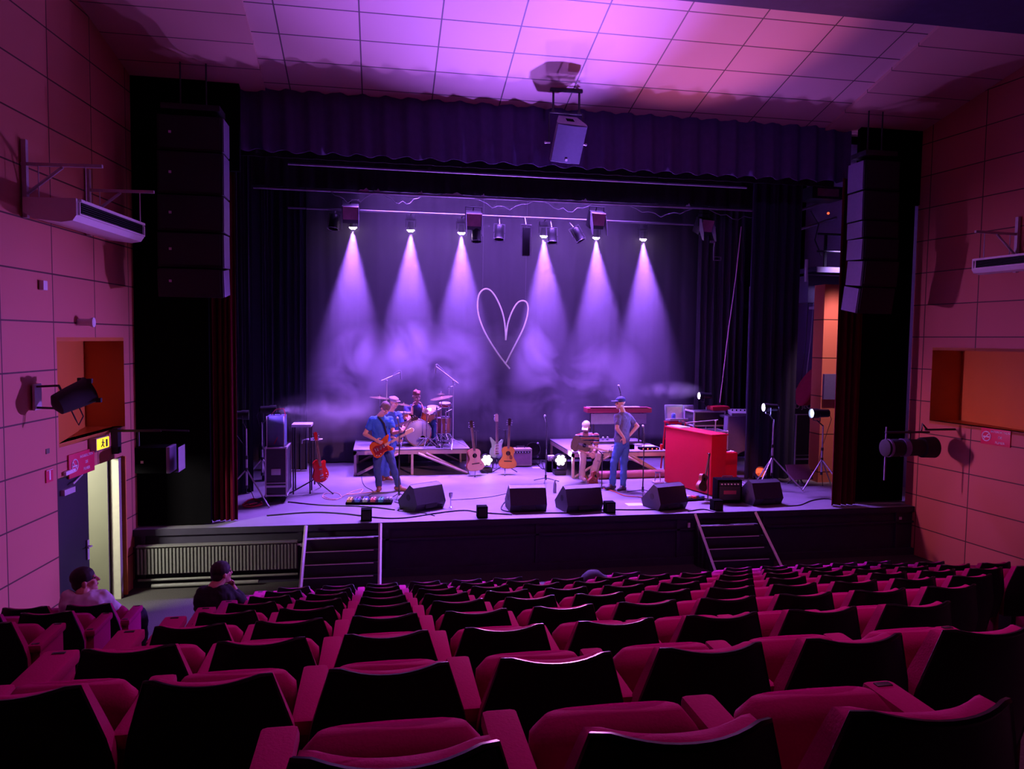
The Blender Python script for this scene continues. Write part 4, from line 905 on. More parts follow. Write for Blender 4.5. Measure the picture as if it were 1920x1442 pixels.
# ================================================================ people
mat_sk = mat('skin', (.62, .34, .26), .5, var=.06, scale=12); mat_sk['n'] = 1
mat_hair = mat('brown_hair', (.16, .08, .05), .7, var=.3, scale=40); mat_hairb = mat('dark_hair', (.02, .015, .015), .7); mat_hairg = mat('greying_hair', (.14, .085, .07), .7, var=.3, scale=50)
mat_blue = mat('blue_tshirt', (.03, .14, .62), .85, var=.12, scale=9); mat_navy = mat('navy_trousers', (.03, .06, .17), .85, var=.15, scale=9); mat_jean = mat('blue_jeans', (.05, .13, .40), .85, var=.15, scale=14)
mat_greyT = mat('slate_tshirt', (.13, .12, .22), .85, var=.1); mat_shoe = mat('brown_shoe', (.22, .08, .05), .6); mat_shoed = mat('dark_shoe', (.05, .04, .06), .6); mat_khaki = mat('pale_trousers', (.55, .42, .38), .85, var=.1)
mat_whiteT = mat('white_tshirt', (.62, .58, .66), .85, var=.05); mat_eye = mat('eye_dark', (.02, .01, .01), .3); mat_lip = mat('lips', (.45, .14, .13), .5)
def stripes():
    m = mat('striped_tshirt', (.55, .45, .42), .85); nt = m.node_tree; N, L = nt.nodes, nt.links; b_ = N['Principled BSDF']
    tc = N.new('ShaderNodeTexCoord'); sp = N.new('ShaderNodeSeparateXYZ'); L.new(tc.outputs['Object'], sp.inputs[0])
    mm = N.new('ShaderNodeMath'); mm.operation = 'MULTIPLY'; mm.inputs[1].default_value = 12.0; L.new(sp.outputs['Z'], mm.inputs[0])
    fr = N.new('ShaderNodeMath'); fr.operation = 'FRACT'; L.new(mm.outputs[0], fr.inputs[0])
    cr = N.new('ShaderNodeValToRGB'); cr.color_ramp.interpolation = 'CONSTANT'; e = cr.color_ramp.elements
    e[0].position = 0; e[0].color = (.015, .015, .07, 1); e[1].position = .42; e[1].color = (.38, .34, .34, 1); n_ = e.new(.60); n_.color = (.34, .04, .03, 1); n_ = e.new(.82); n_.color = (.38, .34, .34, 1)
    L.new(fr.outputs[0], cr.inputs[0]); L.new(cr.outputs[0], b_.inputs['Base Color']); return m
mat_stripe = stripes()
wrk = bpy.data.textures.new('cloth_wrinkles', 'CLOUDS'); wrk.noise_scale = .11; wrk.noise_depth = 2
def voxel(o, size, it=3):
    r = o.modifiers.new('skin_join', 'REMESH'); r.mode = 'VOXEL'; r.voxel_size = size; r.use_smooth_shade = True
    s = o.modifiers.new('soften', 'SMOOTH'); s.factor = .5; s.iterations = it
    if o.name.startswith(('shirt', 'trousers')):
        w_ = o.modifiers.new('wrinkles', 'DISPLACE'); w_.texture = wrk; w_.strength = .038; w_.mid_level = .45; w_.texture_coords = 'LOCAL'
def hand(mb, wr, d, nrm, side, curl=.5, spread=.12):
    """palm, four unequal bent fingers, thumb leaving the side of the palm; side = direction of the thumb"""
    d = d.normalized(); s = (side-d*side.dot(d)).normalized(); n = d.cross(s).normalized()
    if n.dot(nrm) < 0: n = -n                                     # fingers curl towards n
    Rm = Matrix((s, n, d)).transposed()
    mb.ball(wr+d*.048, (.040, .017, .055), 12, Rm)
    for i, (off, L) in enumerate(((.028, .070), (.010, .080), (-.010, .074), (-.028, .058))):
        p = wr+d*.088+s*off; a = s*(off*spread*8); dd = (d+a).normalized(); ang = 0; r = .0088 if i < 3 else .0078
        for j, f in enumerate((.46, .30, .24)):
            ang += curl*(.55, .75, .6)[j]; e = (dd*math.cos(ang)+n*math.sin(ang))*L*f; mb.cap(p, p+e, r, r*.9, 8); p = p+e; r *= .92
    p = wr+d*.028+s*.034; dt = (d*.7+s*.75+n*.25*(1+curl)).normalized(); q = p+dt*.036; mb.cap(p, q, .0115, .010, 8)
    dt2 = (d*.9+s*.25+n*.45*(.4+curl)).normalized(); mb.cap(q, q+dt2*.030, .010, .0085, 8)
def head(mb, parts, c, fd, up=V(0, 0, 1), s=1.0):
    fd = fd.normalized(); x_ = fd.cross(up).normalized(); u = x_.cross(fd).normalized(); Rm = Matrix((x_, fd, u)).transposed()
    P = lambda a, b_, c_: c+Rm @ V(a*s, b_*s, c_*s)
    sc = lambda *r: tuple(k*s for k in r)
    mb.ball(P(0, -.012, .030), sc(.074, .094, .088), 16, Rm); mb.ball(P(0, .022, -.035), sc(.060, .068, .078), 14, Rm)
    mb.ball(P(0, .062, -.088), sc(.026, .022, .022), 10, Rm); mb.cap(P(0, .086, .018), P(0, .106, -.022), .009*s, .014*s, 8)
    mb.cap(P(-.035, .076, .032), P(.035, .076, .032), .012*s, None, 8); mb.cap(P(-.038, .062, -.02), P(-.03, .058, -.03), .02*s, None, 8); mb.cap(P(.038, .062, -.02), P(.03, .058, -.03), .02*s, None, 8)
    mb.cap(P(-.018, .080, -.056), P(.018, .080, -.056), .009*s, None, 8)
    for k in (-1, 1): mb.ball(P(k*.076, -.008, -.005), sc(.010, .020, .032), 10, Rm)
    ey = MB(); [ey.ball(P(k*.030, .080, .012), sc(.012, .008, .008), 8, Rm) for k in (-1, 1)]; parts.append(('eyes', ey, mat_eye))
    lp = MB().cap(P(-.016, .089, -.056), P(.016, .089, -.056), .005*s, None, 8); parts.append(('mouth', lp, mat_lip))
    return P, Rm
def ring(c, ax, ay, a, b_, n=18, p=.85):
    r = []
    for j in range(n):
        t_ = 2*PI*j/n; cx, sx = math.cos(t_), math.sin(t_); r.append(c+ax*a*math.copysign(abs(cx)**p, cx)+ay*b_*math.copysign(abs(sx)**p, sx))
    return r
def torso(mb, J, grow=0, top=True):
    up0 = (J['neck']-J['pel']).normalized(); sx = (J['shR']-J['shL']).normalized(); hx = (J['hipR']-J['hipL']).normalized()
    def R(t, a, b_):
        c = J['pel'].lerp(J['neck'], t)+J.get('bend', V(0, 0, 0))*math.sin(PI*min(1, max(0, t))); ax = hx.lerp(sx, min(1, t)).normalized(); ax = (ax-up0*ax.dot(up0)).normalized(); ay = up0.cross(ax)
        return ring(c, ax, ay, a+grow, b_+grow)
    T = [(-.10, .10, .08), (-.06, .155, .105), (.06, .163, .115), (.25, .150, .108), (.42, .145, .103), (.62, .165, .112), (.80, .178, .110), (.90, .165, .092), (.97, .11, .07), (1.02, .06, .05)]
    mb.rings([R(*t) for t in T])
def person(label, B_, J, fd, look=None, shirt=None, sleeve=.55, trousers=None, shoes=mat_shoed, hair=None, hairm=mat_hair, cap=None, hands=None, toes=None, apron=None, extra=None, s=1.0, beard=None, glasses=False):
    """J: joints relative to B_; L and R are as seen in the picture"""
    t = thing('person', label, 'person', B_); parts = []
    fd = Vector(fd).normalized(); J = {k: Vector(v) for k, v in J.items()}; body = MB()
    torso(body, J)
    for k in 'LR':
        sh, el, wr = J['sh'+k], J['el'+k], J['wr'+k]; d = (wr-el).normalized()
        body.ball(sh, .058); body.cap(sh, el, .050, .040); body.cap(el, wr, .042, .027)
        hd = Vector(hands[k][0]).normalized() if hands and k in hands else d
        nn = Vector(hands[k][1]) if hands and k in hands else -fd
        sd = Vector(hands[k][2]) if hands and k in hands else (V(1, 0, 0) if k == 'L' else V(-1, 0, 0))
        cu = hands[k][3] if hands and k in hands and len(hands[k]) > 3 else .5
        hand(body, wr, hd, nn, sd, cu)
        if 'kn'+k in J:
            hp, kn, an = J['hip'+k], J['kn'+k], J['an'+k]
            body.cap(hp, kn, .080, .055); body.cap(kn, an, .056, .038)
            td = Vector(toes[k]).normalized() if toes else V(fd.x, fd.y, 0).normalized()
            body.cap(an-V(0, 0, .035), an+td*.12-V(0, 0, .05), .040, .032)
    body.cap(J['neck'], J['head']-V(0, 0, .05)-fd*.015, .060, .054)
    P, Rm = head(body, parts, J['head'], Vector(look) if look else fd, s=s)
    o = body.build('body', mat_sk, t); voxel(o, .0065, 3)
    if shirt:
        m = MB(); JJ = dict(J); torso(m, JJ, .016)
        for k in 'LR':
            e = J['sh'+k].lerp(J['el'+k], sleeve/1.0 if sleeve <= 1 else 1); m.ball(J['sh'+k], .074); m.cap(J['sh'+k], e, .072, .062)
            if sleeve > 1: m.cap(J['el'+k], J['el'+k].lerp(J['wr'+k], sleeve-1), .058, .042)
        q = m.build('shirt', shirt, t); voxel(q, .011, 3)
    if trousers:
        m = MB(); up0 = (J['neck']-J['pel']).normalized(); hx = (J['hipR']-J['hipL']).normalized()
        hx = (hx-up0*hx.dot(up0)).normalized(); ay = up0.cross(hx)
        m.rings([ring(J['pel']+up0*z, hx, ay, a, b_) for z, a, b_ in ((-.12, .12, .09), (-.05, .175, .125), (.03, .175, .125), (.07, .168, .118))])
        for k in 'LR':
            hp, kn, an = J['hip'+k], J['kn'+k], J['an'+k]; m.cap(hp, kn, .100, .072); m.cap(kn, an+(kn-an).normalized()*.03, .072, .060)
        q = m.build('trousers', trousers, t); voxel(q, .012, 3)
    for k in 'LR':
        if 'an'+k in J and shoes:
            td = Vector(toes[k]).normalized() if toes else V(fd.x, fd.y, 0).normalized(); a = J['an'+k]
            m = MB(); m.cap(a-td*.045-V(0, 0, .045), a+td*.14-V(0, 0, .055), .046, .038); m.cap(a+V(0, 0, .01), a+td*.05-V(0, 0, .03), .046, .045)
            q = m.build('shoe', shoes, t); voxel(q, .01, 2)
    if hair:
        m = MB(); m.ball(P(0, -.014, .052), (.086, .104, .090), 16, Rm); m.ball(P(0, -.055, -.005), (.072, .06, .07), 14, Rm)
        if hair == 'mop': [m.ball(P(math.cos(a)*.05, math.sin(a)*.055-.01, .098+.01*math.sin(3*a)), .036, 8) for a in [i*PI/4 for i in range(8)]]; m.ball(P(0, .04, .085), (.06, .05, .035), 10, Rm)
        q = m.build('hair', hairm, t); voxel(q, .008, 2)
    if cap:
        m = MB(); m.ball(P(0, -.012, .062), (.086, .104, .072), 16, Rm)
        if cap[1] == 'cap': m.rbox(P(0, .115, .048), (.13, .13, .014), .006, Rm)
        if cap[1] == 'back': m.ball(P(0, -.06, .03), (.08, .06, .05), 12, Rm); m.rbox(P(0, .10, .055), (.13, .09, .014), .006, Rm)
        if cap[1] == 'beret': m.ball(P(0.02, -.01, .088), (.105, .115, .035), 14, Rm); m.rbox(P(0, .10, .06), (.12, .05, .02), .008, Rm)
        q = m.build('cap', cap[0], t); voxel(q, .008, 2)
    if beard: q = MB().ball(P(0, .05, -.075), (.048, .045, .04), 12, Rm).build('beard', beard, t); voxel(q, .008, 2)
    if glasses: 
        g = MB(); [g.tube([P(k*.032+.024*math.cos(a), .092, .012+.018*math.sin(a)) for a in [i*PI/6 for i in range(12)]], .003, 5, closed=True) for k in (-1, 1)]; g.build('glasses', M_['black'], t)
    for n_, m, mm in parts: m.build(n_, mm, t)
    if extra: extra(t, J, P)
    return t
def joints(B_, tab, Y0=None):     # (px, py, dy) measured points -> offsets from the base
    return {k: PY(a[0], a[1], (Y0 or B_.y)+a[2])-B_ for k, a in tab.items()}
def belt(m): 
    def f(t, J, P):
        pass
    return f
# 1 guitarist in the blue T-shirt
B1 = base(731, 920)
J = joints(B1, dict(head=(722, 766, -.12), neck=(712, 781, -.02), shL=(698, 788, -.03), shR=(731, 787, .03), elL=(684, 814, -.05), elR=(738, 812, -.12), wrL=(704, 825, -.24), wrR=(754, 808, -.36), pel=(716, 834, .04), hipL=(709, 840, .04), hipR=(726, 840, .04), knL=(707, 877, -.02), knR=(737, 875, -.04), anL=(711, 912, .05), anR=(747, 911, -.02)))
def strap1(t, J, P):
    MB().tube([J['neck']+V(-.09, .06, .0), J['neck']+V(-.02, -.10, -.0), J['neck']+V(.08, -.15, -.12), J['pel']+V(.10, -.17, .18)], .016, 6).build('guitar_strap', M_['cloth_black'], t)
person('man in blue T-shirt and dark trousers looking down at his sunburst guitar', B1, J, (.45, -1, -.2), look=(.55, -.75, -.85), shirt=mat_blue, trousers=mat_navy, shoes=mat_shoe, hair='short', hairm=mat_hairg, extra=strap1,
       hands={'L': ((.75, -.35, -.35), (0, 1, 0), (0, 0, 1), .8), 'R': ((.3, .5, .6), (-.5, 1, 0), (-1, 0, .4), 1.2)}, toes={'L': (-.15, -1, 0), 'R': (.9, -.6, 0)})
gA = PY(703, 846, B1.y-.20)+V(-.05, 0, -.02); gB = PY(786, 800, B1.y-.48)
dv = (gB-gA).normalized()
def guitar_along(a, b, front, kind, label, top, side, s=1.0, name=None, **kw):
    z = (b-a).normalized(); fr = Vector(front); yv = -(fr-z*fr.dot(z)).normalized(); xv = yv.cross(z)
    R = Matrix((xv, yv, z)).transposed(); return guitar(kind, label, a, R.to_euler(), top, side, s=s, name=name, **kw)
gl = (gB-gA).length/1.0
guitar_along(gA, gB, (0, -1, .25), 'jm', 'sunburst electric guitar with crimson pickguard held by the man in blue', mat_burst, mat_burst, s=min(.94, gl), neck=mat_maple, head_m=mat_maple, guard=mat_tort, fret=mat_maple)
# 2 bassist behind him
B2 = base(722, 899)
J = joints(B2, dict(head=(739, 755, -.05), neck=(733, 772, 0), shL=(715, 780, 0), shR=(747, 778, 0), elL=(709, 806, .02), elR=(757, 803, -.1), wrL=(742, 823, -.15), wrR=(765, 789, -.30), pel=(728, 825, .02), hipL=(722, 831, .02), hipR=(735, 831, .02), knL=(718, 862, 0), knR=(728, 863, -.03), anL=(718, 892, .02), anR=(724, 894, -.02)))
person('man in blue shirt and flat cap standing right behind the first guitarist', B2, J, (.3, -1, 0), look=(.75, -.8, -.3), shirt=mat('blue_shirt_dark', (.04, .10, .42), .85), trousers=mat_jean, shoes=mat_shoe, cap=(mat('tweed_cap', (.35, .25, .3), .9, var=.3, scale=60), 'beret'),
       hands={'L': ((.7, -.4, -.3), (0, 1, 0), (0, 0, 1), .8), 'R': ((.3, .4, .7), (-.5, 1, 0), (-1, 0, .3), 1.1)}, toes={'L': (.1, -1, 0), 'R': (.8, -.5, 0)})
gA = PY(704, 813, B2.y-.20); gB = PY(790, 781, B2.y-.44)
guitar_along(gA, gB, (0, -1, .2), 'lp', 'second electric guitar, mostly hidden behind the man in blue', mat('dark_lacquer', (.10, .04, .05), .3), mat_dkwood, s=.98, neck=mat_maho)
# 3 drummer leaning on his hands
BD = V(PY(778, 790, 16.75).x, 16.75, RZ)
J = joints(BD, dict(head=(781, 744, -.15), neck=(779, 759, -.02), shL=(762, 767, 0), shR=(797, 769, 0), elL=(771, 787, -.28), elR=(799, 786, -.30), wrL=(773, 764, -.22), wrR=(792, 764, -.23)), 16.75)
pz = .56; J.update(pel=V(0, .0, pz), hipL=V(-.10, 0, pz), hipR=V(.10, 0, pz), knL=V(-.38, -.32, .50), knR=V(.40, -.32, .50), anL=V(-.40, -.34, .09), anR=V(.42, -.34, .09))
def tatt(t, J, P): MB().cap(J['elL'].lerp(J['wrL'], .2), J['elL'].lerp(J['wrL'], .3), .044).build('wristband', M_['black'], t)
person('drummer in a navy shirt leaning on his elbows with his chin in his hands', BD, J, (.15, -1, -.15), look=(.35, -1, -.25), s=1.12, shirt=mat('navy_tshirt', (.05, .05, .22), .85), trousers=mat_jean, hair='mop', hairm=mat('auburn_hair', (.30, .10, .06), .7), extra=tatt,
       hands={'L': ((.25, 0, 1), (1, .2, .2), (0, -1, .3), .7), 'R': ((-.25, 0, 1), (-1, .2, .2), (0, -1, .3), .7)})
# 4 seated player
B4 = base(1096, 903)
J = joints(B4, dict(head=(1099, 801, -.02), neck=(1098, 815, .12), shL=(1083, 820, .14), shR=(1117, 818, .12), elL=(1082, 842, .0), elR=(1118, 840, .04), wrL=(1104, 850, -.22), wrR=(1114, 846, -.16)))
J.update(pel=V(.0, .34, .66), bend=V(0, .05, 0)); sx = PY(1098, 850, B4.y+.3).x-B4.x; J['pel'].x = sx
J.update(hipL=V(sx-.09, .30, .64), hipR=V(sx+.10, .30, .64))
J.update(joints(B4, dict(knL=(1094, 852, -.12), knR=(1124, 853, -.05), anL=(1091, 892, -.08), anR=(1110, 890, .02))))
person('seated man in white cap and striped T-shirt bent over a guitar', B4, J, (.15, -1, -.1), look=(-.45, -.9, -.55), shirt=mat_stripe, trousers=mat_khaki, shoes=mat('pale_shoe', (.6, .4, .4), .6), cap=(M_['white'], 'cap'), beard=mat_hairg,
       hands={'L': ((.6, -.3, -.6), (0, 1, 0), (0, 0, 1), .6), 'R': ((-.2, -.4, -.7), (0, 1, 0), (-1, 0, .2), 1.0)}, toes={'L': (.1, -1, 0), 'R': (.5, -.8, 0)})
gA = PY(1071, 829, B4.y-.02); gB = PY(1150, 849, B4.y-.40)
guitar_along(gA, gB, (0, -1, .3), 'ac', 'dark acoustic guitar lying across the lap of the seated man', mat_dkwood, mat_dkwood, s=.84, neck=mat_maple, fret=mat_maple, guard=None)
# 5 capped man, hand on hip
B5 = base(1160, 917)
J = joints(B5, dict(head=(1163, 756, -.02), neck=(1168, 774, .0), shL=(1158, 782, -.13), shR=(1178, 782, .12), elL=(1157, 804, -.22), elR=(1195, 799, .10), wrL=(1169, 820, -.26), wrR=(1180, 817, .0), pel=(1166, 828, 0), hipL=(1162, 834, -.06), hipR=(1171, 834, .05), knL=(1151, 868, -.10), knR=(1170, 870, .0), anL=(1148, 909, -.04), anR=(1168, 912, -.10)))
person('man in dark cap, slate T-shirt and blue jeans standing hand on hip, looking aside', B5, J, (-.85, -.5, 0), look=(-1, -.22, -.06), shirt=mat_greyT, trousers=mat_jean, shoes=mat_shoed, cap=(mat('dark_cap', (.04, .05, .16), .8), 'cap'), hair=None, glasses=True, beard=mat('light_beard', (.5, .3, .25), .8),
       hands={'L': ((.2, .1, -.8), (.2, 1, 0), (-1, 0, .2), .5), 'R': ((-.9, -.4, -.1), (0, 1, 0), (0, 0, -1), .4)}, toes={'L': (-.95, -.35, 0), 'R': (-.8, -.6, 0)})
# 6 man in white T-shirt in the stalls
B6 = V(.03+SX*-5.0, ROWY(5)+.30, ROWZ(5))
def jw(B_, tab): return {k: PY(a[0], a[1], B_.y+a[2])-B_ for k, a in tab.items()}
J = jw(B6, dict(head=(160, 1090, .02), neck=(155, 1112, -.03), shL=(129, 1122, -.05), shR=(190, 1121, .02), elL=(122, 1152, .08), elR=(228, 1150, .22), wrL=(140, 1172, .36), wrR=(226, 1168, .50), pel=(166, 1178, .0)))
J['pel'] = V(J['pel'].x, .0, .47); hx = J['pel'].x; J.update(hipL=V(hx-.10, .05, .50), hipR=V(hx+.10, .05, .50))
J.update(jw(B6, dict(knL=(206, 1146, .62), knR=(262, 1153, .52), anR=(266, 1205, .75)))); J['anL'] = V(J['knL'].x+.05, .85, .10); J['anR'] = V(J['anR'].x, .72, .06)
person('man in white T-shirt sitting in the side block, face turned to the stage', B6, J, (.25, 1, 0), look=(1, .35, .25), shirt=mat_whiteT, sleeve=.72, trousers=mat('dark_jeans', (.03, .03, .09), .85), hair='short', hairm=mat_hairb)
_st = thing('stool', 'low dark stool under the man in black at the aisle', 'stool', (PY(398, 1110, 7.9).x, 7.92, 0)); MB().cyl((0, 0, .34), (0, 0, .38), .17, n=20).build('seat', M_['cloth_black'], _st); MB().cyl((0, 0, 0), (0, 0, .34), .03).cyl((0, 0, 0), (0, 0, .02), .15, n=20).build('pedestal', M_['dmetal'], _st)
# 7 man in black, hand at his face
B7 = V(PY(398, 1110, 7.9).x, 7.9, .0)
J = jw(B7, dict(head=(416, 1076, .02), neck=(402, 1100, -.04), shL=(382, 1112, -.05), shR=(424, 1110, .02), elL=(374, 1140, .05), elR=(461, 1138, .12), wrL=(400, 1160, .25), wrR=(437, 1100, .10), pel=(402, 1170, .05)))
hx = J['pel'].x; J['pel'] = V(hx, .02, .50); J.update(hipL=V(hx-.1, .08, .5), hipR=V(hx+.1, .08, .5), knL=V(hx-.15, .55, .52), knR=V(hx+.18, .55, .52), anL=V(hx-.15, .62, .10), anR=V(hx+.2, .62, .10))
person('man in black sitting at the aisle, chin resting on his raised hand', B7, J, (.2, 1, 0), look=(.75, .65, .08), shirt=mat('black_sweater', (.010, .010, .012), .9), sleeve=1.75, trousers=mat('black_trousers', (.012, .012, .015), .9), hair='short', hairm=mat_hairb,
       hands={'R': ((-.5, .05, .8), (-.7, 0, -.2), (0, -.2, 1), 1.1)})
# ================================================================ rigging over the stage
def pipe(label, pa, pb, Y, r=.024, m=None, name='lighting_bar'):
    a, b_ = PY(pa[0], pa[1], Y), PY(pb[0], pb[1], Y); a.z = b_.z = (a.z+b_.z)/2
    return tag(MB().cyl(a, b_, r, n=10).build(name, m or M_['steel']), label, 'lighting bar'), a.z
mat_bar = mat('bar_grey', (.35, .33, .38), .4, .4)
_, z1 = pipe('long bare steel bar nearest to the red valance', (540, 307), (1400, 352), 13.0, .02, mat_bar)
_, z2 = pipe('long bar strung with loose cables above the beam lamps', (475, 348), (1500, 402), 14.9, .024, mat_bar)
_, z3 = pipe('long bar carrying the row of beam lamps and spotlights', (540, 386), (1336, 426), 16.6, .024, mat_bar)
for px in (750, 1000, 1235):
    p = PY(px, 330, 13.0); tag(MB().cyl((p.x, 13.0, z1), (p.x, 13.0, 8.7), .004, n=5).build('suspension_wire', M_['cable']), 'thin wire holding the bare bar up, '+{750: 'over the drum side', 1000: 'over the heart', 1235: 'over the red piano side'}[px], 'wire')
rn = random.Random(4)
for i, (xa, xb, lab) in enumerate(((620, 700, 'above the first beam lamp'), (720, 790, 'above the second beam lamp'), (890, 1000, 'over the heart'), (1020, 1110, 'above the fourth beam lamp'), (1180, 1300, 'above the last beam lamp'), (1330, 1440, 'towards the wing curtain'))):
    a, b_ = PY(xa, 360, 14.9).x, PY(xb, 360, 14.9).x
    pts = [V(a+(b_-a)*u/10, 14.895, z2-.02-.16*math.sin(PI*u/10)*(1+.3*math.sin(u*2+i))) for u in range(11)]
    hang_cable('loose dark cable drooping from the cluttered bar '+lab, pts, .008, mat_bar)
for i, (xx, w_, lab) in enumerate(((682, .22, 'above the first beam lamp'), (706, .14, 'right of the first beam lamp'), (788, .10, 'above the second beam lamp'), (848, .42, 'before the third beam lamp'), (905, .08, 'over the floodlight by the third beam lamp'), (1095, .14, 'above the fifth beam lamp'), (1290, .10, 'above the last cable'))):
    p = PY(xx, 360, 14.91); zz = z2+.02
    poly = [(-w_/2, 0), (w_/2, 0), (w_*.42, .03), (w_*.22, .07), (0, .03), (-w_*.3, .035)]
    tag(MB().prism(poly, 0, .02, Matrix.Translation((p.x, 14.91, zz)) @ Matrix.Rotation(rad(90), 4, 'X')).build('paper_scrap', mat('torn_paper', (.75, .7, .8), .7)), 'torn pale scrap caught on the cluttered bar '+lab, 'scrap')
# beam lamps
NAM = ('first from the house curtain with the flight case', 'second in the row', 'third in the row, just before the heart', 'fourth in the row, just past the heart', 'fifth in the row', 'last in the row, towards the red piano')
mat_bl = M_['glow']
for (p, nm) in zip(BEAMP, NAM):
    t = thing('beam_lamp', 'lit overhead beam lamp, '+nm, 'stage lamp', (p.x, 16.9, p.z), 0, 'row of overhead beam lamps')
    MB().cyl((0, .0, .02), (0, -.02, .20), .085, .06, n=16).build('lamp_housing', mat_lampbody, t)
    MB().rbox((0, .02, .30), (.20, .14, .12), .02).build('lamp_base', mat_lampbody, t)
    MB().tube([(-.10, 0, .08), (-.115, .01, .26), (.115, .01, .26), (.10, 0, .08)], .012).build('yoke', mat_lampbody, t)
    MB().cyl((0, 0, .34), (0, -.3, z3-p.z-.0), .014).build('hook_clamp', M_['dmetal'], t)
    L = MB().ball((0, -.03, .012), (.030, .022, .022), 8)
    for i in range(6): L.ball((.058*math.cos(i*PI/3), -.03+.02*math.sin(i*PI/3), .012+.03*math.sin(i*PI/3)), (.026, .02, .02), 8)
    L.build('lamp_lens', mat_bl, t)
mat_gel = mat('pinkish_gel_panel', (.42, .16, .22), .5, var=.25, scale=12)
for px, py, lab, rz in ((657, 400, 'beside the first beam lamp', 0), (889, 413, 'beside the third beam lamp', 0), (1122, 412, 'above the fifth beam lamp', 8), (1326, 424, 'at the end of the lamp bar', 14)):
    p = PY(px, py, 16.3); t = thing('box_floodlight', 'square floodlight with a pinkish front and open flaps, '+lab, 'stage lamp', p, rad(rz), 'square floodlights on the lamp bar')
    MB().rbox((0, .14, .02), (.34, .26, .36), .01, Euler((rad(25), 0, 0)).to_matrix()).build('lamp_housing', mat_lampbody, t)
    MB().box((0, -.01, .0), (.31, .012, .27), Euler((rad(22), 0, 0)).to_matrix()).build('front_panel', mat_gel, t)
    for s_ in (-1, 1): MB().add([(s_*.17, -.0, .16), (s_*.17, -.10, -.16), (s_*.175, -.12, -.36), (s_*.175, -.06, -.34), (s_*.175, .06, -.10), (s_*.175, .06, .16)], [(0, 1, 2, 3, 4, 5)]).tube([(s_*.172, 0, .16), (s_*.172, -.10, -.16), (s_*.177, -.12, -.36)], .007).build('barn_door', mat_bar, t)
    MB().tube([(-.18, .1, .0), (-.18, .1, .30), (.18, .1, .30), (.18, .1, .0)], .012).cyl((0, .1, .30), (0, .28, z3-p.z+.0), .014).build('yoke', M_['dmetal'], t)
def fresnel(px, py, ang, lab, L=.32, r=.105, Y=16.45):
    p = PY(px, py, Y); t = thing('fresnel_spotlight', lab, 'stage lamp', p, rot=(rad(-12), rad(ang), 0))
    MB().lathe([(r*.7, L*.5), (r*.9, L*.42), (r*.95, 0), (r, -L*.45), (r*1.08, -L*.5), (r*1.0, -L*.5), (r*.9, -L*.3)], n=20).build('lamp_housing', mat_lampbody, t)
    MB().tube([(r*1.06*math.cos(a), r*1.06*math.sin(a), -L*.5) for a in [i*PI/10 for i in range(20)]], .006, 5, closed=True).build('front_ring', mat_bar, t)
    for a in (20, 110, 200, 290): MB().box((r*1.14*math.cos(rad(a)), r*1.14*math.sin(rad(a)), -L*.5), (.03, .03, .03)).build('filter_clip', mat_bar, t)
    MB().tube([(-r-.02, 0, 0), (-r-.02, 0, L*.6), (r+.02, 0, L*.6), (r+.02, 0, 0)], .010).cyl((0, 0, L*.6), (0, .1, max(L*.6+.1, z3-p.z)), .014).build('yoke', mat_bar, t)
    for s_ in (-1, 1): MB().tube([(s_*(r+.01), -.03, -L*.1), (s_*(r+.012), -.03, -L*.48)], .008).build('side_rail', mat_bar, t)
fresnel(893, 440, 0, 'unlit round spotlight hanging below the floodlight beside the third beam lamp')
fresnel(936, 436, 4, 'unlit round spotlight directly above the heart, aimed down')
fresnel(1035, 442, 0, 'unlit round spotlight touching the fourth beam lamp')
fresnel(1083, 440, -28, 'unlit round spotlight tilted sideways between the fourth and fifth beam lamps')
fresnel(626, 416, 6, 'dim spotlight at the start of the lamp bar, before the first beam lamp', Y=16.6)
p = PY(986, 452, 16.45); t = thing('profile_spotlight', 'long boxy profile spotlight hanging straight down between heart and fourth beam lamp', 'stage lamp', p)
MB().rbox((0, 0, -.02), (.16, .16, .62), .02).build('lamp_housing', mat_lampbody, t)
for s_ in (-1, 1): MB().box((s_*.10, -.06, -.02), (.018, .018, .66)).build('side_rail', mat_bar, t)
MB().tube([(-.12, 0, .1), (-.12, 0, .36), (.12, 0, .36), (.12, 0, .1)], .012).cyl((0, 0, .36), (0, .15, z3-p.z), .014).build('yoke', mat_bar, t)
p = PY(1340, 470, 16.3); t = thing('hook_bracket', 'dangling metal bracket below the last floodlight, near the wing curtain', 'bracket', p)
MB().tube([(0, 0, .55), (.0, 0, .25), (-.02, 0, .05), (-.02, 0, -.22), (.16, 0, -.22), (.16, 0, -.14), (0, 0, -.14)], .014).box((-.06, 0, .2), (.12, .05, .05)).build('arm', mat_bar, t)
# heart hanging in front of the backdrop
hp = [(578, 905), (575, 800), (560, 660), (530, 540), (480, 420), (430, 335), (380, 285), (335, 272), (290, 290), (255, 335), (238, 390), (232, 470), (240, 570), (270, 680), (320, 800), (380, 910), (450, 1020), (520, 1120), (575, 1190), (628, 1255)]
hq = [(578, 905), (590, 800), (605, 700), (640, 590), (690, 490), (735, 435), (785, 418), (830, 435), (850, 480), (852, 540), (835, 640), (790, 770), (720, 910), (640, 1065), (575, 1195)]
YH = 17.25
def hc(P):
    P = [PY(860+x_/6.555, 500+y_/6.555, YH) for x_, y_ in P]; Q = []
    for i in range(len(P)-1):
        p0, p1, p2, p3 = P[max(i-1, 0)], P[i], P[i+1], P[min(i+2, len(P)-1)]
        for s_ in range(4):
            u = s_/4; Q.append(.5*((2*p1)+(p2-p0)*u+(2*p0-5*p1+4*p2-p3)*u*u+(3*p1-p0-3*p2+p3)*u**3))
    Q.append(P[-1]); return Q
hb = MB(); hb.tube(hc(hp), .017, 8); hb.tube(hc(hq), .017, 8)
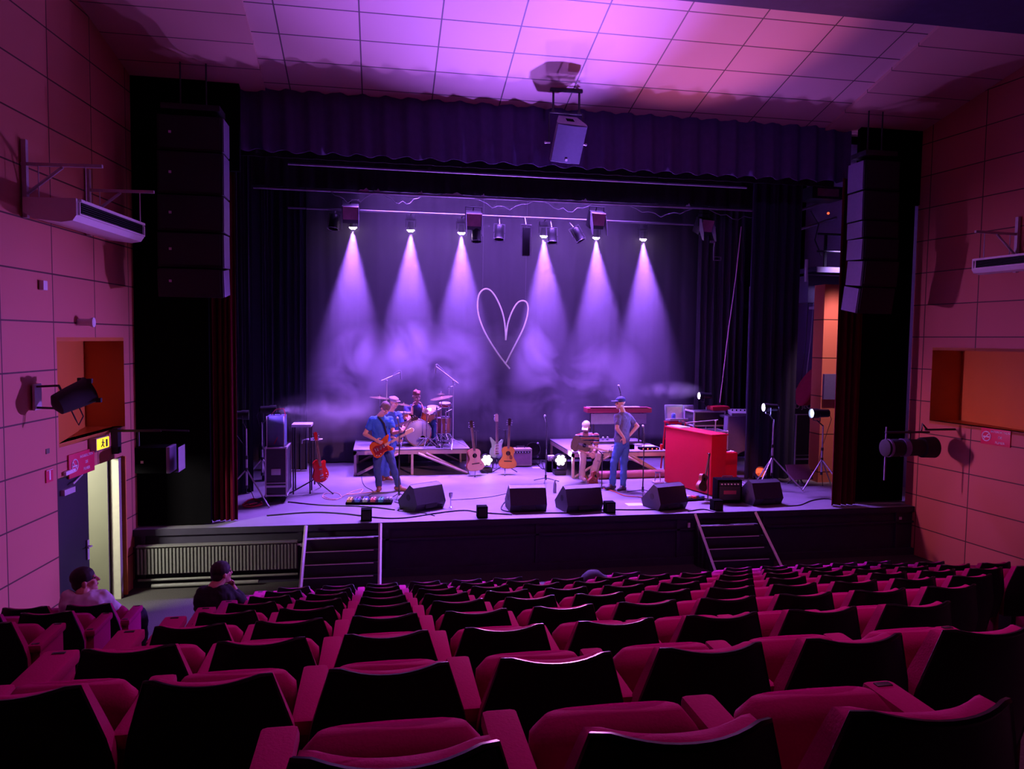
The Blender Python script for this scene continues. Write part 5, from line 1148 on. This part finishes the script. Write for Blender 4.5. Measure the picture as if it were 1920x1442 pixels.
mat_heart = mat('heart_emissive_tube', (.9, .75, .9), .5, var=.02, emit=(.72, .36, .88), es=.5)  # pale lilac tube with a weak emission
hs = tag(hb.build('hanging_heart', mat_heart), 'large pale lilac outline heart hung in front of the backdrop', 'heart')
for x_, y_, lab in ((905, 540, 'tall'), (985, 563, 'short')):
    p = PY(x_, y_, YH); q = PY(x_+(2 if x_ < 950 else 3), y_-60, YH); w_ = MB().cyl(p, (q.x, YH, 8.7), .0025, n=5).build('suspension_wire', mat_bar); tag(w_, 'fine wire holding the %s lobe of the heart' % lab, 'wire')
# centre speaker
p = PY(1062, 262, 11.55); t = thing('hanging_loudspeaker', 'grey loudspeaker hanging in a bracket in front of the red valance', 'loudspeaker', p)
mat_spk = mat('speaker_grey', (.22, .20, .26), .6); R_ = Matrix.Rotation(rad(34), 4, 'X') @ Matrix.Rotation(rad(3), 4, 'Y')
def rp(x_, y_, z_): return R_ @ V(x_, y_, z_)
cb = MB(); fr_ = [(-.235, -.19), (.235, -.19), (.235, -.10), (.15, .20), (-.15, .20), (-.235, -.10)]
cb.prism(fr_, -.30, .30, R_); cb.build('cabinet', mat_spk, t, sharp=20)
g = MB(); g.sheet(lambda u, v: tuple(rp(-.23+.46*u, -.20-.03*math.sin(PI*u), -.29+.58*v)), 10, 2, .012, V(0, 1, 0)); g.build('grille', mat('speaker_grille', (.12, .11, .16), .7), t)
MB().box(tuple(rp(0, -.237, -.24)), (.035, .006, .035), R_.to_3x3()).build('badge', M_['tape'], t)
lx = MB(); lx.box(tuple(rp(0, .02, .302)), (.12, .12, .006), R_.to_3x3()); lx.build('top_plate', M_['black'], t)
MB().tube([(-.27, .05, -.05), (-.27, .05, .42), (.27, .05, .42), (.27, .05, -.05)], .016).build('bracket', M_['dmetal'], t)
for s_ in (-1, 1): MB().cyl((s_*.21, .05, .42), (s_*.21, .05, .76), .018).box((s_*.21, .05, .44), (.05, .05, .03)).build('drop_bar', M_['dmetal'], t); MB().cyl((s_*.25, .04, -.05), (s_*.32, .04, -.05), .012, n=8).ball((s_*.33, .04, -.05), .02, 8).build('knob', M_['steel'], t)
MB().cyl((0, .05, .78), (0, .05, cz(11.6)-p.z), .03).box((0, .05, .77), (.52, .05, .04)).build('ceiling_post', M_['dmetal'], t)
# line arrays
mat_arr = mat('array_dark', (.010, .009, .012), .7); mat_arr2 = mat('array_side_lilac', (.20, .17, .28), .5)
def array(label, x0, x1, tops, Y, side, curve, logos=False):
    t = thing('line_array', label, 'loudspeaker', ((x0+x1)/2, Y, tops[0])); W_ = x1-x0; n = len(tops)-1
    for i in range(n):
        h = tops[i]-tops[i+1]; zc = (tops[i]+tops[i+1])/2-tops[0]; a = rad(curve[i]); yo = -.10*(i/n)+(.10 if curve[i] > 8 else 0)
        R = Euler((a, 0, 0)).to_matrix(); e = MB(); e.rbox((0, yo, zc), (W_, .46, h*.96), .012, R); e.build('cabinet', mat_arr, t)
        o = MB().box((side*(W_/2+.004), yo, zc), (.012, .40, h*.93), R).build('side_plate', mat_arr2, t)
        MB().box((0, yo-.24, zc), (W_*.92, .012, h*.86), R).build('grille', M_['rubber'], t)
        if logos: MB().box((-W_*.30, yo-.25, zc), (.035, .008, .035), R).build('badge', M_['tape'], t)
    MB().box((0, .0, .12), (W_*.9, .4, .08)).cyl((-W_*.2, 0, .12), (-W_*.2, 0, 1.0), .012).cyl((W_*.2, 0, .12), (W_*.2, 0, 1.0), .012).build('rigging_frame', M_['dmetal'], t)
Ya = 11.5; zz = [PY(1625, y_, Ya).z for y_ in (305, 362, 418, 450, 490, 538, 586)]
array('curved hanging line of loudspeakers beside the orange-lit wall', PY(1600, 450, Ya).x, PY(1650, 450, Ya).x+.15, zz, Ya, -1, (0, 0, 0, 3, 6, 10, 18))
Ya = 11.55; zz = [PY(380, y_, Ya).z for y_ in (225, 292, 372, 440, 505, 557)]
array('dark hanging line of loudspeakers above the folded house curtain near the radiator', PY(305, 400, Ya).x, PY(425, 400, Ya).x, zz, Ya, 1, (0, 0, 0, 3, 8), True)
# wing behind the right drapes: orange column, lilac wall, gallery
mat_oc = panels('orange_board', (.75, .25, .10), (.70, .21, .10), 9, .80, 20, .30, axu='X', axv='Z', gw=.010)
a = PY(1547, 533, 14.1); b_ = PY(1590, 533, 14.1)
struct('wall_orange_column', MB().box(((a.x+b_.x)/2+.12, 14.28, (SZ+a.z)/2), (b_.x-a.x+.24, .37, a.z-SZ)), mat_oc)
g0 = PY(1496, 510, 16.6); g1 = PY(1600, 490, 16.6)
struct('wall_wing_lilac', MB().box((10.2, 17.3, 3.0), (2.2, .1, 4.4)), mat('lilac_plaster', (.34, .28, .48), .8, var=.08, scale=2))
t = thing('service_gallery', 'steel service gallery with railings high in the wing above the orange column', 'gallery', (g0.x, 15.6, 0))
zg = PY(1540, 505, 15.6).z; zh = PY(1540, 440, 15.6).z
MB().box((1.0, .3, zg), (2.4, .8, .10)).build('deck', M_['blackmat'], t); MB().box((1.0, -.12, zg-.02), (2.4, .03, .12)).build('perforated_edge', M_['steel'], t)
for z_ in (zh, (zh+zg)/2): MB().cyl((-.2, -.1, z_), (2.2, -.1, z_), .025).build('rail', M_['dmetal'], t)
for x_ in (0, .6, 1.2, 1.8): MB().box((x_, -.1, (zg+zh)/2), (.06, .04, zh-zg)).build('post', M_['dmetal'], t)
zl = PY(1510, 577, 15.6).z; MB().box((.3, .0, zl), (1.0, .3, .06)).box((.3, -.15, zl-.06), (1.0, .02, .08)).build('lower_tray', M_['steel'], t)
MB().rbox((.8, .3, zg-.45), (2.2, .5, .62), .02).build('duct', mat('duct_grey', (.10, .09, .13), .6), t)
p = PY(1512, 505, 15.46); tag(MB().cyl((p.x, 15.46, p.z-.28), (p.x, 15.46, p.z+.22), .035, n=14).build('hanging_tube', M_['tape']), 'short pale vertical tube under the service gallery', 'tube')
for k_, (px, py0, py1) in enumerate(((1512, 560, 735), (1522, 560, 720))): hang_cable('%s hanging down the lilac wall beside the orange column' % ('thin cable', 'thin chain')[k_], [PY(px+4, py0, 15.8), PY(px-2, (py0+py1)/2, 15.8), PY(px-12, py1, 15.8)], .01, M_['dmetal'] if k_ == 0 else M_['steel'])
for k_, (pa, pb) in enumerate((((1500, 430), (1568, 408)), ((1498, 395), (1568, 372)))):
    tag(MB().cyl(PY(*pa, 15.9), PY(*pb, 15.9), .03).build('gallery_pipe', mat_bar), ('lower', 'upper')[k_]+' thin pipe crossing the dark wing above the gallery rail', 'pipe')
hang_cable('cable looping beside the gallery rail', [PY(1520, 395, 15.7), PY(1535, 420, 15.7), PY(1528, 450, 15.7), PY(1540, 480, 15.7)], .015)
p = PY(1553, 400, 15.3); tag(MB().ball((0, 0, 0), .03, 8).build('pilot_lamp', M_['ledred'], loc=p), 'tiny red pilot lamp glowing in the dark wing', 'lamp')
p = PY(1540, 365, 15.2); t = thing('fan_unit', 'dark grey ventilation unit high in the wing next to the valance', 'fan unit', p); MB().rbox((0, 0, 0), (.75, .5, .28), .03).rbox((-.1, -.1, .35), (.4, .4, .3), .03).cyl((0, 0, .1), (0, 0, 8.7-p.z), .02).build('housing', mat_lampbody, t); MB().box((.0, -.26, 0), (.5, .02, .16)).build('grille', mat_gel, t)
rp_ = [PY(1390, 425, 14.9), PY(1380, 520, 14.9), PY(1366, 620, 14.9), PY(1350, 755, 14.9)]
hang_cable('long pale rope slanting down beside the black wing curtain', rp_, .012, mat('rope', (.6, .35, .4), .8), 'rope')
# tied crimson drape and grey board in the wing
def tw(u, v):
    c = PY(1494, 748, 15.4).lerp(PY(1532, 700, 15.0), u); r = .10+.14*math.sin(PI*u)**.7; a_ = 2*PI*v+u*2.5
    return (c.x+r*.5*math.cos(a_)*(1+.25*math.sin(5*a_)), c.y+r*.6*math.sin(a_), c.z+r*math.sin(a_)*(1+.25*math.sin(5*a_))-.10*math.sin(PI*u))
tag(MB().sheet(tw, 16, 40).build('tied_curtain', mat('crimson_velvet', (.45, .01, .05), .8), sharp=80), 'crimson curtain swagged and tied back against the lilac wall', 'curtain')
a = PY(1553, 702, 13.9); b_ = PY(1572, 750, 13.9); tag(MB().box(((a.x+b_.x)/2+.06, 14.06, (a.z+b_.z)/2), (b_.x-a.x+.12, .06, a.z-b_.z)).build('grey_board', mat('board_lilac', (.15, .13, .24), .6)), 'dull lilac board fixed on the orange column', 'board')
flightcase('stacked black case with pale lettering beyond the wing curtain', V(PY(1510, 800, 15.8).x, 15.8, SZ), .85, .6, 1.30, wheels=False)
c0_ = PY(1511, 770, 15.45)
t = thing('stacked_case', 'small dark case with a white stencil on top of the stacked case', 'case', (c0_.x, 15.75, SZ+1.30)); MB().rbox((0, 0, .16), (.8, .5, .32), .01).build('case_body', mat_case, t)
def text(body, size, m, parent, loc, rot=(PI/2, 0, 0), ext=.002):
    c = bpy.data.curves.new('lettering', 'FONT'); c.body = body; c.size = size; c.extrude = ext; c.align_x = 'CENTER'; c.align_y = 'CENTER'; c.materials.append(m)
    tmp = bpy.data.objects.new('lettering', c); COL.objects.link(tmp); me = bpy.data.meshes.new_from_object(tmp.evaluated_get(bpy.context.evaluated_depsgraph_get())); bpy.data.objects.remove(tmp); me.materials.clear(); me.materials.append(m)
    o = bpy.data.objects.new('lettering', me); COL.objects.link(o); o.parent = parent; o.location = loc; o.rotation_euler = rot; return o
text('D JECT', .16, M_['tape'], t, (0, -.256, .18))
t = thing('music_stand', 'reddish tilted music desk in front of the stacked cases', 'music stand', V(PY(1508, 895, 13.9).x-.12, 13.9, SZ)); zt = PY(1508, 885, 13.9).z-SZ
MB().box((0, 0, zt), (.52, .02, .34), Euler((rad(-35), 0, 0)).to_matrix()).build('desk', mat('dull_red_board', (.20, .07, .10), .7), t); MB().cyl((0, .03, 0), (0, .03, zt), .012).build('pole', M_['dmetal'], t)
for a_ in (30, 150, 270): MB().cyl((0, .03, .2), (.2*math.cos(rad(a_)), .03+.2*math.sin(rad(a_)), .01), .01).build('leg', M_['dmetal'], t)
# ================================================================ things on the auditorium walls
ZR = -math.atan(LS)
def onwall(y, z, off=0.0): return V(lwx(y)+off, y, z)
def Lp_(px, py):   # point on the left wall seen at a pixel
    d = sight(px, py); n = V(1, -LS, 0); return CAMP+d*((V(LW0, 0, 0)-CAMP).dot(n)/d.dot(n))
def Rp_(px, py):
    d = sight(px, py); n = V(1, -RS, 0); return CAMP+d*((V(RW0, 0, 0)-CAMP).dot(n)/d.dot(n))
def airunit(label, sg, wx, y0, y1, z0, z1):
    w0 = wx((y0+y1)/2)-sg*.08; t = thing('air_unit', label, 'air conditioner', (w0, (y0+y1)/2, z0), -math.atan(LS) if sg < 0 else -math.atan(RS)); L = y1-y0; H = z1-z0; D = .56; s_ = -sg
    # cross-section in x (from wall into the room), z ; swept along y
    pr = [(0, .10), (.12, .03), (D-.16, 0), (D-.04, .02), (D, H*.30), (D, H), (0, H)]
    XZ = Matrix(((s_, 0, 0, 0), (0, 0, 1, 0), (0, 1, 0, 0), (0, 0, 0, 1)))
    MB().prism(pr, -L/2, L/2, XZ).build('casing', M_['white'], t, sharp=25)
    MB().box((s_*(D+.004), 0, H*.62), (.012, L*.92, H*.50)).build('outlet', M_['black'], t)
    fl = MB(); [fl.box((s_*(D+.012), 0, H*(.45+.09*i)), (.010, L*.90, .006)) for i in range(5)]; fl.build('louvres', M_['dmetal'], t)
    MB().box((s_*(D+.016), 0, H*.36), (.016, L*.97, .018)).box((s_*(D+.016), L*.48, H*.60), (.018, .016, H*.5)).box((s_*(D+.016), -L*.48, H*.60), (.018, .016, H*.5)).box((s_*(D+.02), 0, H*.93), (.03, L*.95, .03)).build('front_trim', M_['white'], t)
    for yy in (-L*.42, L*.38):
        f = MB(); f.box((-s_*.04, yy, H+.22), (.05, .05, .85)); f.box((s_*.35, yy, H+.38), (.86, .035, .035)); f.cyl((s_*-.02, yy, H+.06), (s_*.36, yy, H+.36), .018, n=6); f.build('bracket', M_['steel'], t)
        for x_ in (.10, .6): MB().cyl((s_*x_, yy, H-.01), (s_*x_, yy, H+.38), .007, n=6).build('threaded_rod', M_['steel'], t)
airunit('white wall-hung air conditioning unit on brackets above the side door', -1, lwx, 8.95, 10.75, 5.02, 5.28)
airunit('white wall-hung air conditioning unit above the niche of the orange wall', 1, rwx, 8.3, 10.25, 4.90, 5.14)
# small wall fittings
p = Lp_(76, 535); tag(MB().rbox((0, 0, 0), (.05, .11, .11), .008).build('junction_box', M_['white'], loc=p+V(.03, 0, 0)), 'small square white box on the wall below the air unit', 'junction box')
p = Lp_(146, 604); t = thing('motion_sensor', 'round white sensor drum on the wall above the niche', 'sensor', p); MB().cyl((0, 0, 0), (.16, 0, 0), .045, n=16).cyl((.16, 0, 0), (.19, 0, 0), .062, n=20).build('housing', M_['white'], t); MB().cyl((.19, 0, 0), (.193, 0, 0), .04, n=16).build('lens', M_['tape'], t)
p = Lp_(178, 831); t = thing('emergency_exit_sign', 'glowing yellow exit sign above the side door', 'exit sign', p, ZR)
MB().rbox((.05, 0, 0), (.10, .36, .17), .012).build('housing', M_['cream'], t); MB().rbox((.104, 0, 0), (.012, .33, .145), .006).build('lit_panel', M_['exit'], t)
md = mat('sign_dark_green', (.02, .10, .02), .5); f = MB()
f.ball((.112, -.02, .045), (.004, .016, .016), 8); f.cyl((.112, -.02, .03), (.112, -.03, -.015), .012, n=6); f.cyl((.112, -.03, -.01), (.112, .01, -.05), .008, n=6); f.cyl((.112, -.03, -.01), (.112, -.07, -.04), .008, n=6); f.cyl((.112, -.02, .02), (.112, .025, .0), .006, n=6); f.cyl((.112, -.02, .02), (.112, -.06, .02), .006, n=6); f.box((.111, .09, -.005), (.004, .05, .10)); f.build('running_figure', md, t)
def nosmoke(label, p, sg, slope, W_=.66, H_=.30):
    t = thing('no_smoking_sign', label, 'sign', p, -math.atan(slope)); s_ = -sg
    MB().rbox((s_*.012, 0, 0), (.02, W_, H_), .004).build('plate', M_['signred'], t)
    e = -W_*.28*s_*-1 if sg > 0 else -W_*.28
    yc = -W_*.30 if sg < 0 else W_*.30
    MB().tube([(s_*.026, yc+.075*math.cos(a), .075*math.sin(a)) for a in [i*PI/12 for i in range(24)]], .008, 5, closed=True).cyl((s_*.026, yc-.052, .052), (s_*.026, yc+.052, -.052), .007, n=5).box((s_*.026, yc, -.008), (.004, .11, .018)).build('no_smoking_symbol', M_['tape'], t)
    rot = (PI/2, 0, PI/2) if sg < 0 else (PI/2, 0, -PI/2); yt = W_*.17 if sg < 0 else -W_*.17
    for z_, s in ((.085, 'INTERDICTION'), (0, 'DE'), (-.085, 'FUMER')): text(s, .056 if s != 'INTERDICTION' else .050, M_['tape'], t, (s_*.024, yt, z_), rot)
nosmoke('crimson no-smoking sign over the open side door', Lp_(151, 868), -1, LS)
nosmoke('crimson no-smoking sign below the niche of the orange wall', Rp_(1868, 820), 1, RS, .52, .26)
p = Lp_(91, 892); t = thing('fire_notice', 'tiny red fire notice on the wall beside the side door', 'sign', p, ZR); MB().box((.008, 0, 0), (.012, .15, .15)).build('plate', M_['signred'], t); MB().box((.016, 0, -.01), (.004, .03, .08)).cyl((.014, 0, .045), (.018, 0, .045), .018, n=10).box((.015, 0, .068), (.004, .14, .006)).build('symbol', M_['tape'], t)
tag(MB().rbox((0, 0, 0), (.03, .30, .05), .006).build('door_contact', M_['white'], loc=onwall(9.95, 2.09, .02)), 'white strip fixed above the dark door leaf', 'strip')
# wall spotlight on the left
p = Lp_(64, 744); B_ = p+V(.03, 0, 0); t = thing('wall_spotlight', 'black round spotlight sticking out of the cladding beside the niche', 'stage lamp', B_)
D_ = PY(104, 738, p.y-.1)-B_; D_ = V(.62, .0, .02)
MB().rbox((0, 0, 0), (.03, .18, .30), .008).build('wall_plate', M_['steel'], t)
MB().tube([(.02, -.05, .12), (.25, -.05, .13), (.34, -.14, .0)], .014).tube([(.02, -.05, -.12), (.25, -.05, -.13), (.34, -.14, .0)], .014).build('yoke', M_['dmetal'], t)
q = V(.6, .55, .35).normalized().to_track_quat('Z', 'Y').to_matrix().to_4x4(); q.translation = V(.40, -.02, .0)
MB().lathe([(.05, -.24), (.12, -.20), (.14, -.02), (.15, .16), (.165, .18), (.15, .18), (.13, .05)], q, 24).build('lamp_housing', M_['rubber'], t)
for a in (45, 135, 225, 315): MB().box(tuple(q @ V(.175*math.cos(rad(a)), .175*math.sin(rad(a)), .18)), (.05, .05, .05)).build('filter_clip', M_['rubber'], t)
MB().tube([(.36, -.05, -.12), (.42, -.05, -.26), (.46, -.08, -.32), (.50, -.05, -.22), (.44, -.02, -.10)], .008, 5).build('cable', M_['cable'], t)
# wall loudspeaker on the left, turned to the seats
p = onwall(11.3, 2.46, .0); q = PY(250, 815, 11.3); zc_ = PY(292, 858, 11.2).z
t = thing('wall_loudspeaker', 'black wall loudspeaker on an arm beside the exit sign', 'loudspeaker', (lwx(11.3), 11.3, zc_))
x0 = PY(252, 858, 11.0).x-lwx(11.3); x1 = PY(312, 858, 11.0).x-lwx(11.3); x2 = PY(336, 858, 11.0).x-lwx(11.3)
MB().rbox(((x0+x1)/2+.02, -.2, 0), (x1-x0, .34, .36), .015).build('cabinet', M_['black'], t)
MB().rbox((x1+.04, -.2, .0), (.05, .36, .37), .012).build('end_cap', mat_arr2, t); MB().add([(x1+.12, -.38, -.17), (x1+.12, -.02, -.17), (x2+.01, -.02, -.17), (x2+.01, -.38, .18), (x2+.01, -.38, -.17), (x2+.01, -.02, .18)], [(0, 1, 2, 4), (4, 2, 5, 3)]).build('flap', mat_bar, t)
MB().box((x0+.12, -.375, -.02), (.035, .008, .035)).build('badge', M_['tape'], t)
MB().box((.03, -.1, .25), (.08, .14, .36)).box((.30, -.2, .40), (.7, .05, .03)).cyl((.55, -.2, .41), (1.02, -.2, .39), .012).cyl((.35, -.2, .40), (.35, -.2, .18), .015).build('bracket', M_['dmetal'], t)
# spotlight pair on the right wall end
q0 = PY(1657, 840, 11.0); q1 = PY(1752, 842, 11.0); zc_ = q0.z
t = thing('side_spotlight', 'large black spotlight with pale bands hung beside the right-hand proscenium wall', 'stage lamp', (q0.x, 11.0, zc_)); t['label'] = 'large black spotlight with pale bands hung in front of the orange cladding'
W_ = q1.x-q0.x
R_ = Matrix.Rotation(rad(90), 4, 'Y')
MB().lathe([(.10, 0), (.145, .02), (.15, .25), (.14, .27), (.14, W_*.72), (.17, W_*.74), (.18, W_-.02), (.15, W_)], R_, 24).build('lamp_housing', M_['rubber'], t)
MB().lathe([(.152, .06), (.155, .06), (.155, .10), (.152, .10)], R_, 24).build('pale_band', mat_arr2, t)
MB().lathe([(.146, W_*.34), (.153, W_*.34), (.153, W_*.44), (.146, W_*.44)], R_, 24).build('pale_band', mat_arr2, t)
MB().box((W_*.45, 0, .26), (W_*.85, .05, .03)).tube([(W_*.5, 0, .14), (W_*.5, 0, .26)], .02).tube([(W_*.72, .0, .28), (W_*.74, 0, .40), (W_*.84, 0, .30)], .018).cyl((W_*.8, 0, .30), (rwx(11.0)-q0.x, 0, .30), .018).build('bracket', M_['dmetal'], t)
MB().box((.05, .02, -.1), (.02, .02, .9)).build('hanging_strap', mat_arr2, t)
# clamps under the lighting bridge
for k_, (px, py) in enumerate(((1492, 2), (1722, 26), (1860, 16))):
    p = PY(px, py, 9.25); t = thing('hanging_clamp', 'small pale hook dangling from the black ceiling bridge, '+('over the stage centre', 'above the wing column', 'closest to the orange wall')[k_], 'clamp', p, 0, 'hooks under the ceiling bridge')
    MB().tube([(0, 0, .12), (0, 0, .02), (-.03, 0, -.04), (-.07, 0, -.02), (-.075, 0, .02)], .011).build('hook', M_['steel'], t)
# ================================================================ haze on the stage
def volume(name, mb, dens, col=(1, 1, 1), noise=None, label=None):
    m = bpy.data.materials.new(name); m.use_nodes = True; nt = m.node_tree; N, L = nt.nodes, nt.links
    N.remove(N['Principled BSDF']); sc = N.new('ShaderNodeVolumeScatter'); sc.inputs['Color'].default_value = (*col, 1); sc.inputs['Anisotropy'].default_value = .25
    L.new(sc.outputs[0], N['Material Output'].inputs['Volume']); sc.inputs['Density'].default_value = dens
    if noise: noise(nt, sc)
    o = mb.build(name, m, sharp=0); tag(o, label, 'haze', None, 'stuff'); return o
volume('stage_haze', MB().box((2.9, 17.0, 4.3), (10.2, 1.14, 5.6)), .12, label='thin haze filling the stage and showing the lamp beams')
def cloud(c, r, dens, scale, thr, seed):
    def nz(nt, sc):
        N, L = nt.nodes, nt.links; tc = N.new('ShaderNodeTexCoord'); n = N.new('ShaderNodeTexNoise'); n.inputs['Scale'].default_value = scale; n.inputs['Detail'].default_value = 5; n.inputs['Distortion'].default_value = .6
        mp = N.new('ShaderNodeMapping'); mp.inputs['Location'].default_value = (seed, seed*1.7, 0); L.new(tc.outputs['Object'], mp.inputs[0]); L.new(mp.outputs[0], n.inputs['Vector'])
        mr = N.new('ShaderNodeMapRange'); mr.inputs['From Min'].default_value = thr; mr.inputs['From Max'].default_value = thr+.22; mr.inputs['To Max'].default_value = dens; L.new(n.outputs['Fac'], mr.inputs['Value'])
        ln = N.new('ShaderNodeVectorMath'); ln.operation = 'LENGTH'; sv = N.new('ShaderNodeVectorMath'); sv.operation = 'DIVIDE'; sv.inputs[1].default_value = r; L.new(tc.outputs['Object'], sv.inputs[0]); L.new(sv.outputs[0], ln.inputs[0])
        fo = N.new('ShaderNodeMapRange'); fo.inputs['From Min'].default_value = 1.0; fo.inputs['From Max'].default_value = .35; fo.inputs['To Max'].default_value = 1; L.new(ln.outputs['Value'], fo.inputs['Value'])
        mu = N.new('ShaderNodeMath'); mu.operation = 'MULTIPLY'; L.new(mr.outputs[0], mu.inputs[0]); L.new(fo.outputs[0], mu.inputs[1]); L.new(mu.outputs[0], sc.inputs['Density'])
    return nz
for c, r, d, s_, th, sd, lab in (((.5, 17.2, 3.0), (2.4, .34, 1.3), 5.0, .9, .42, 2.0, 'puff of smoke drifting above the drum kit'),
                            ((3.8, 17.2, 2.8), (2.8, .34, 1.6), 4.0, .8, .40, 5.0, 'smoke cloud spreading under the heart and behind the seated player'),
                            ((-1.0, 15.0, 2.3), (1.4, .7, .45), .6, 1.2, .38, 9.0, 'smoke caught in the beam of the lamp over the flight case'),
                            ((6.2, 15.2, 2.75), (.8, .4, .22), .9, 2.2, .38, 12.0, 'wisp of smoke in front of the bright lamp behind the piano')):
    o = volume('smoke_cloud', MB().ball((0, 0, 0), r, 20), .1, noise=cloud(c, r, d, s_, th, sd), label=lab); o.location = c
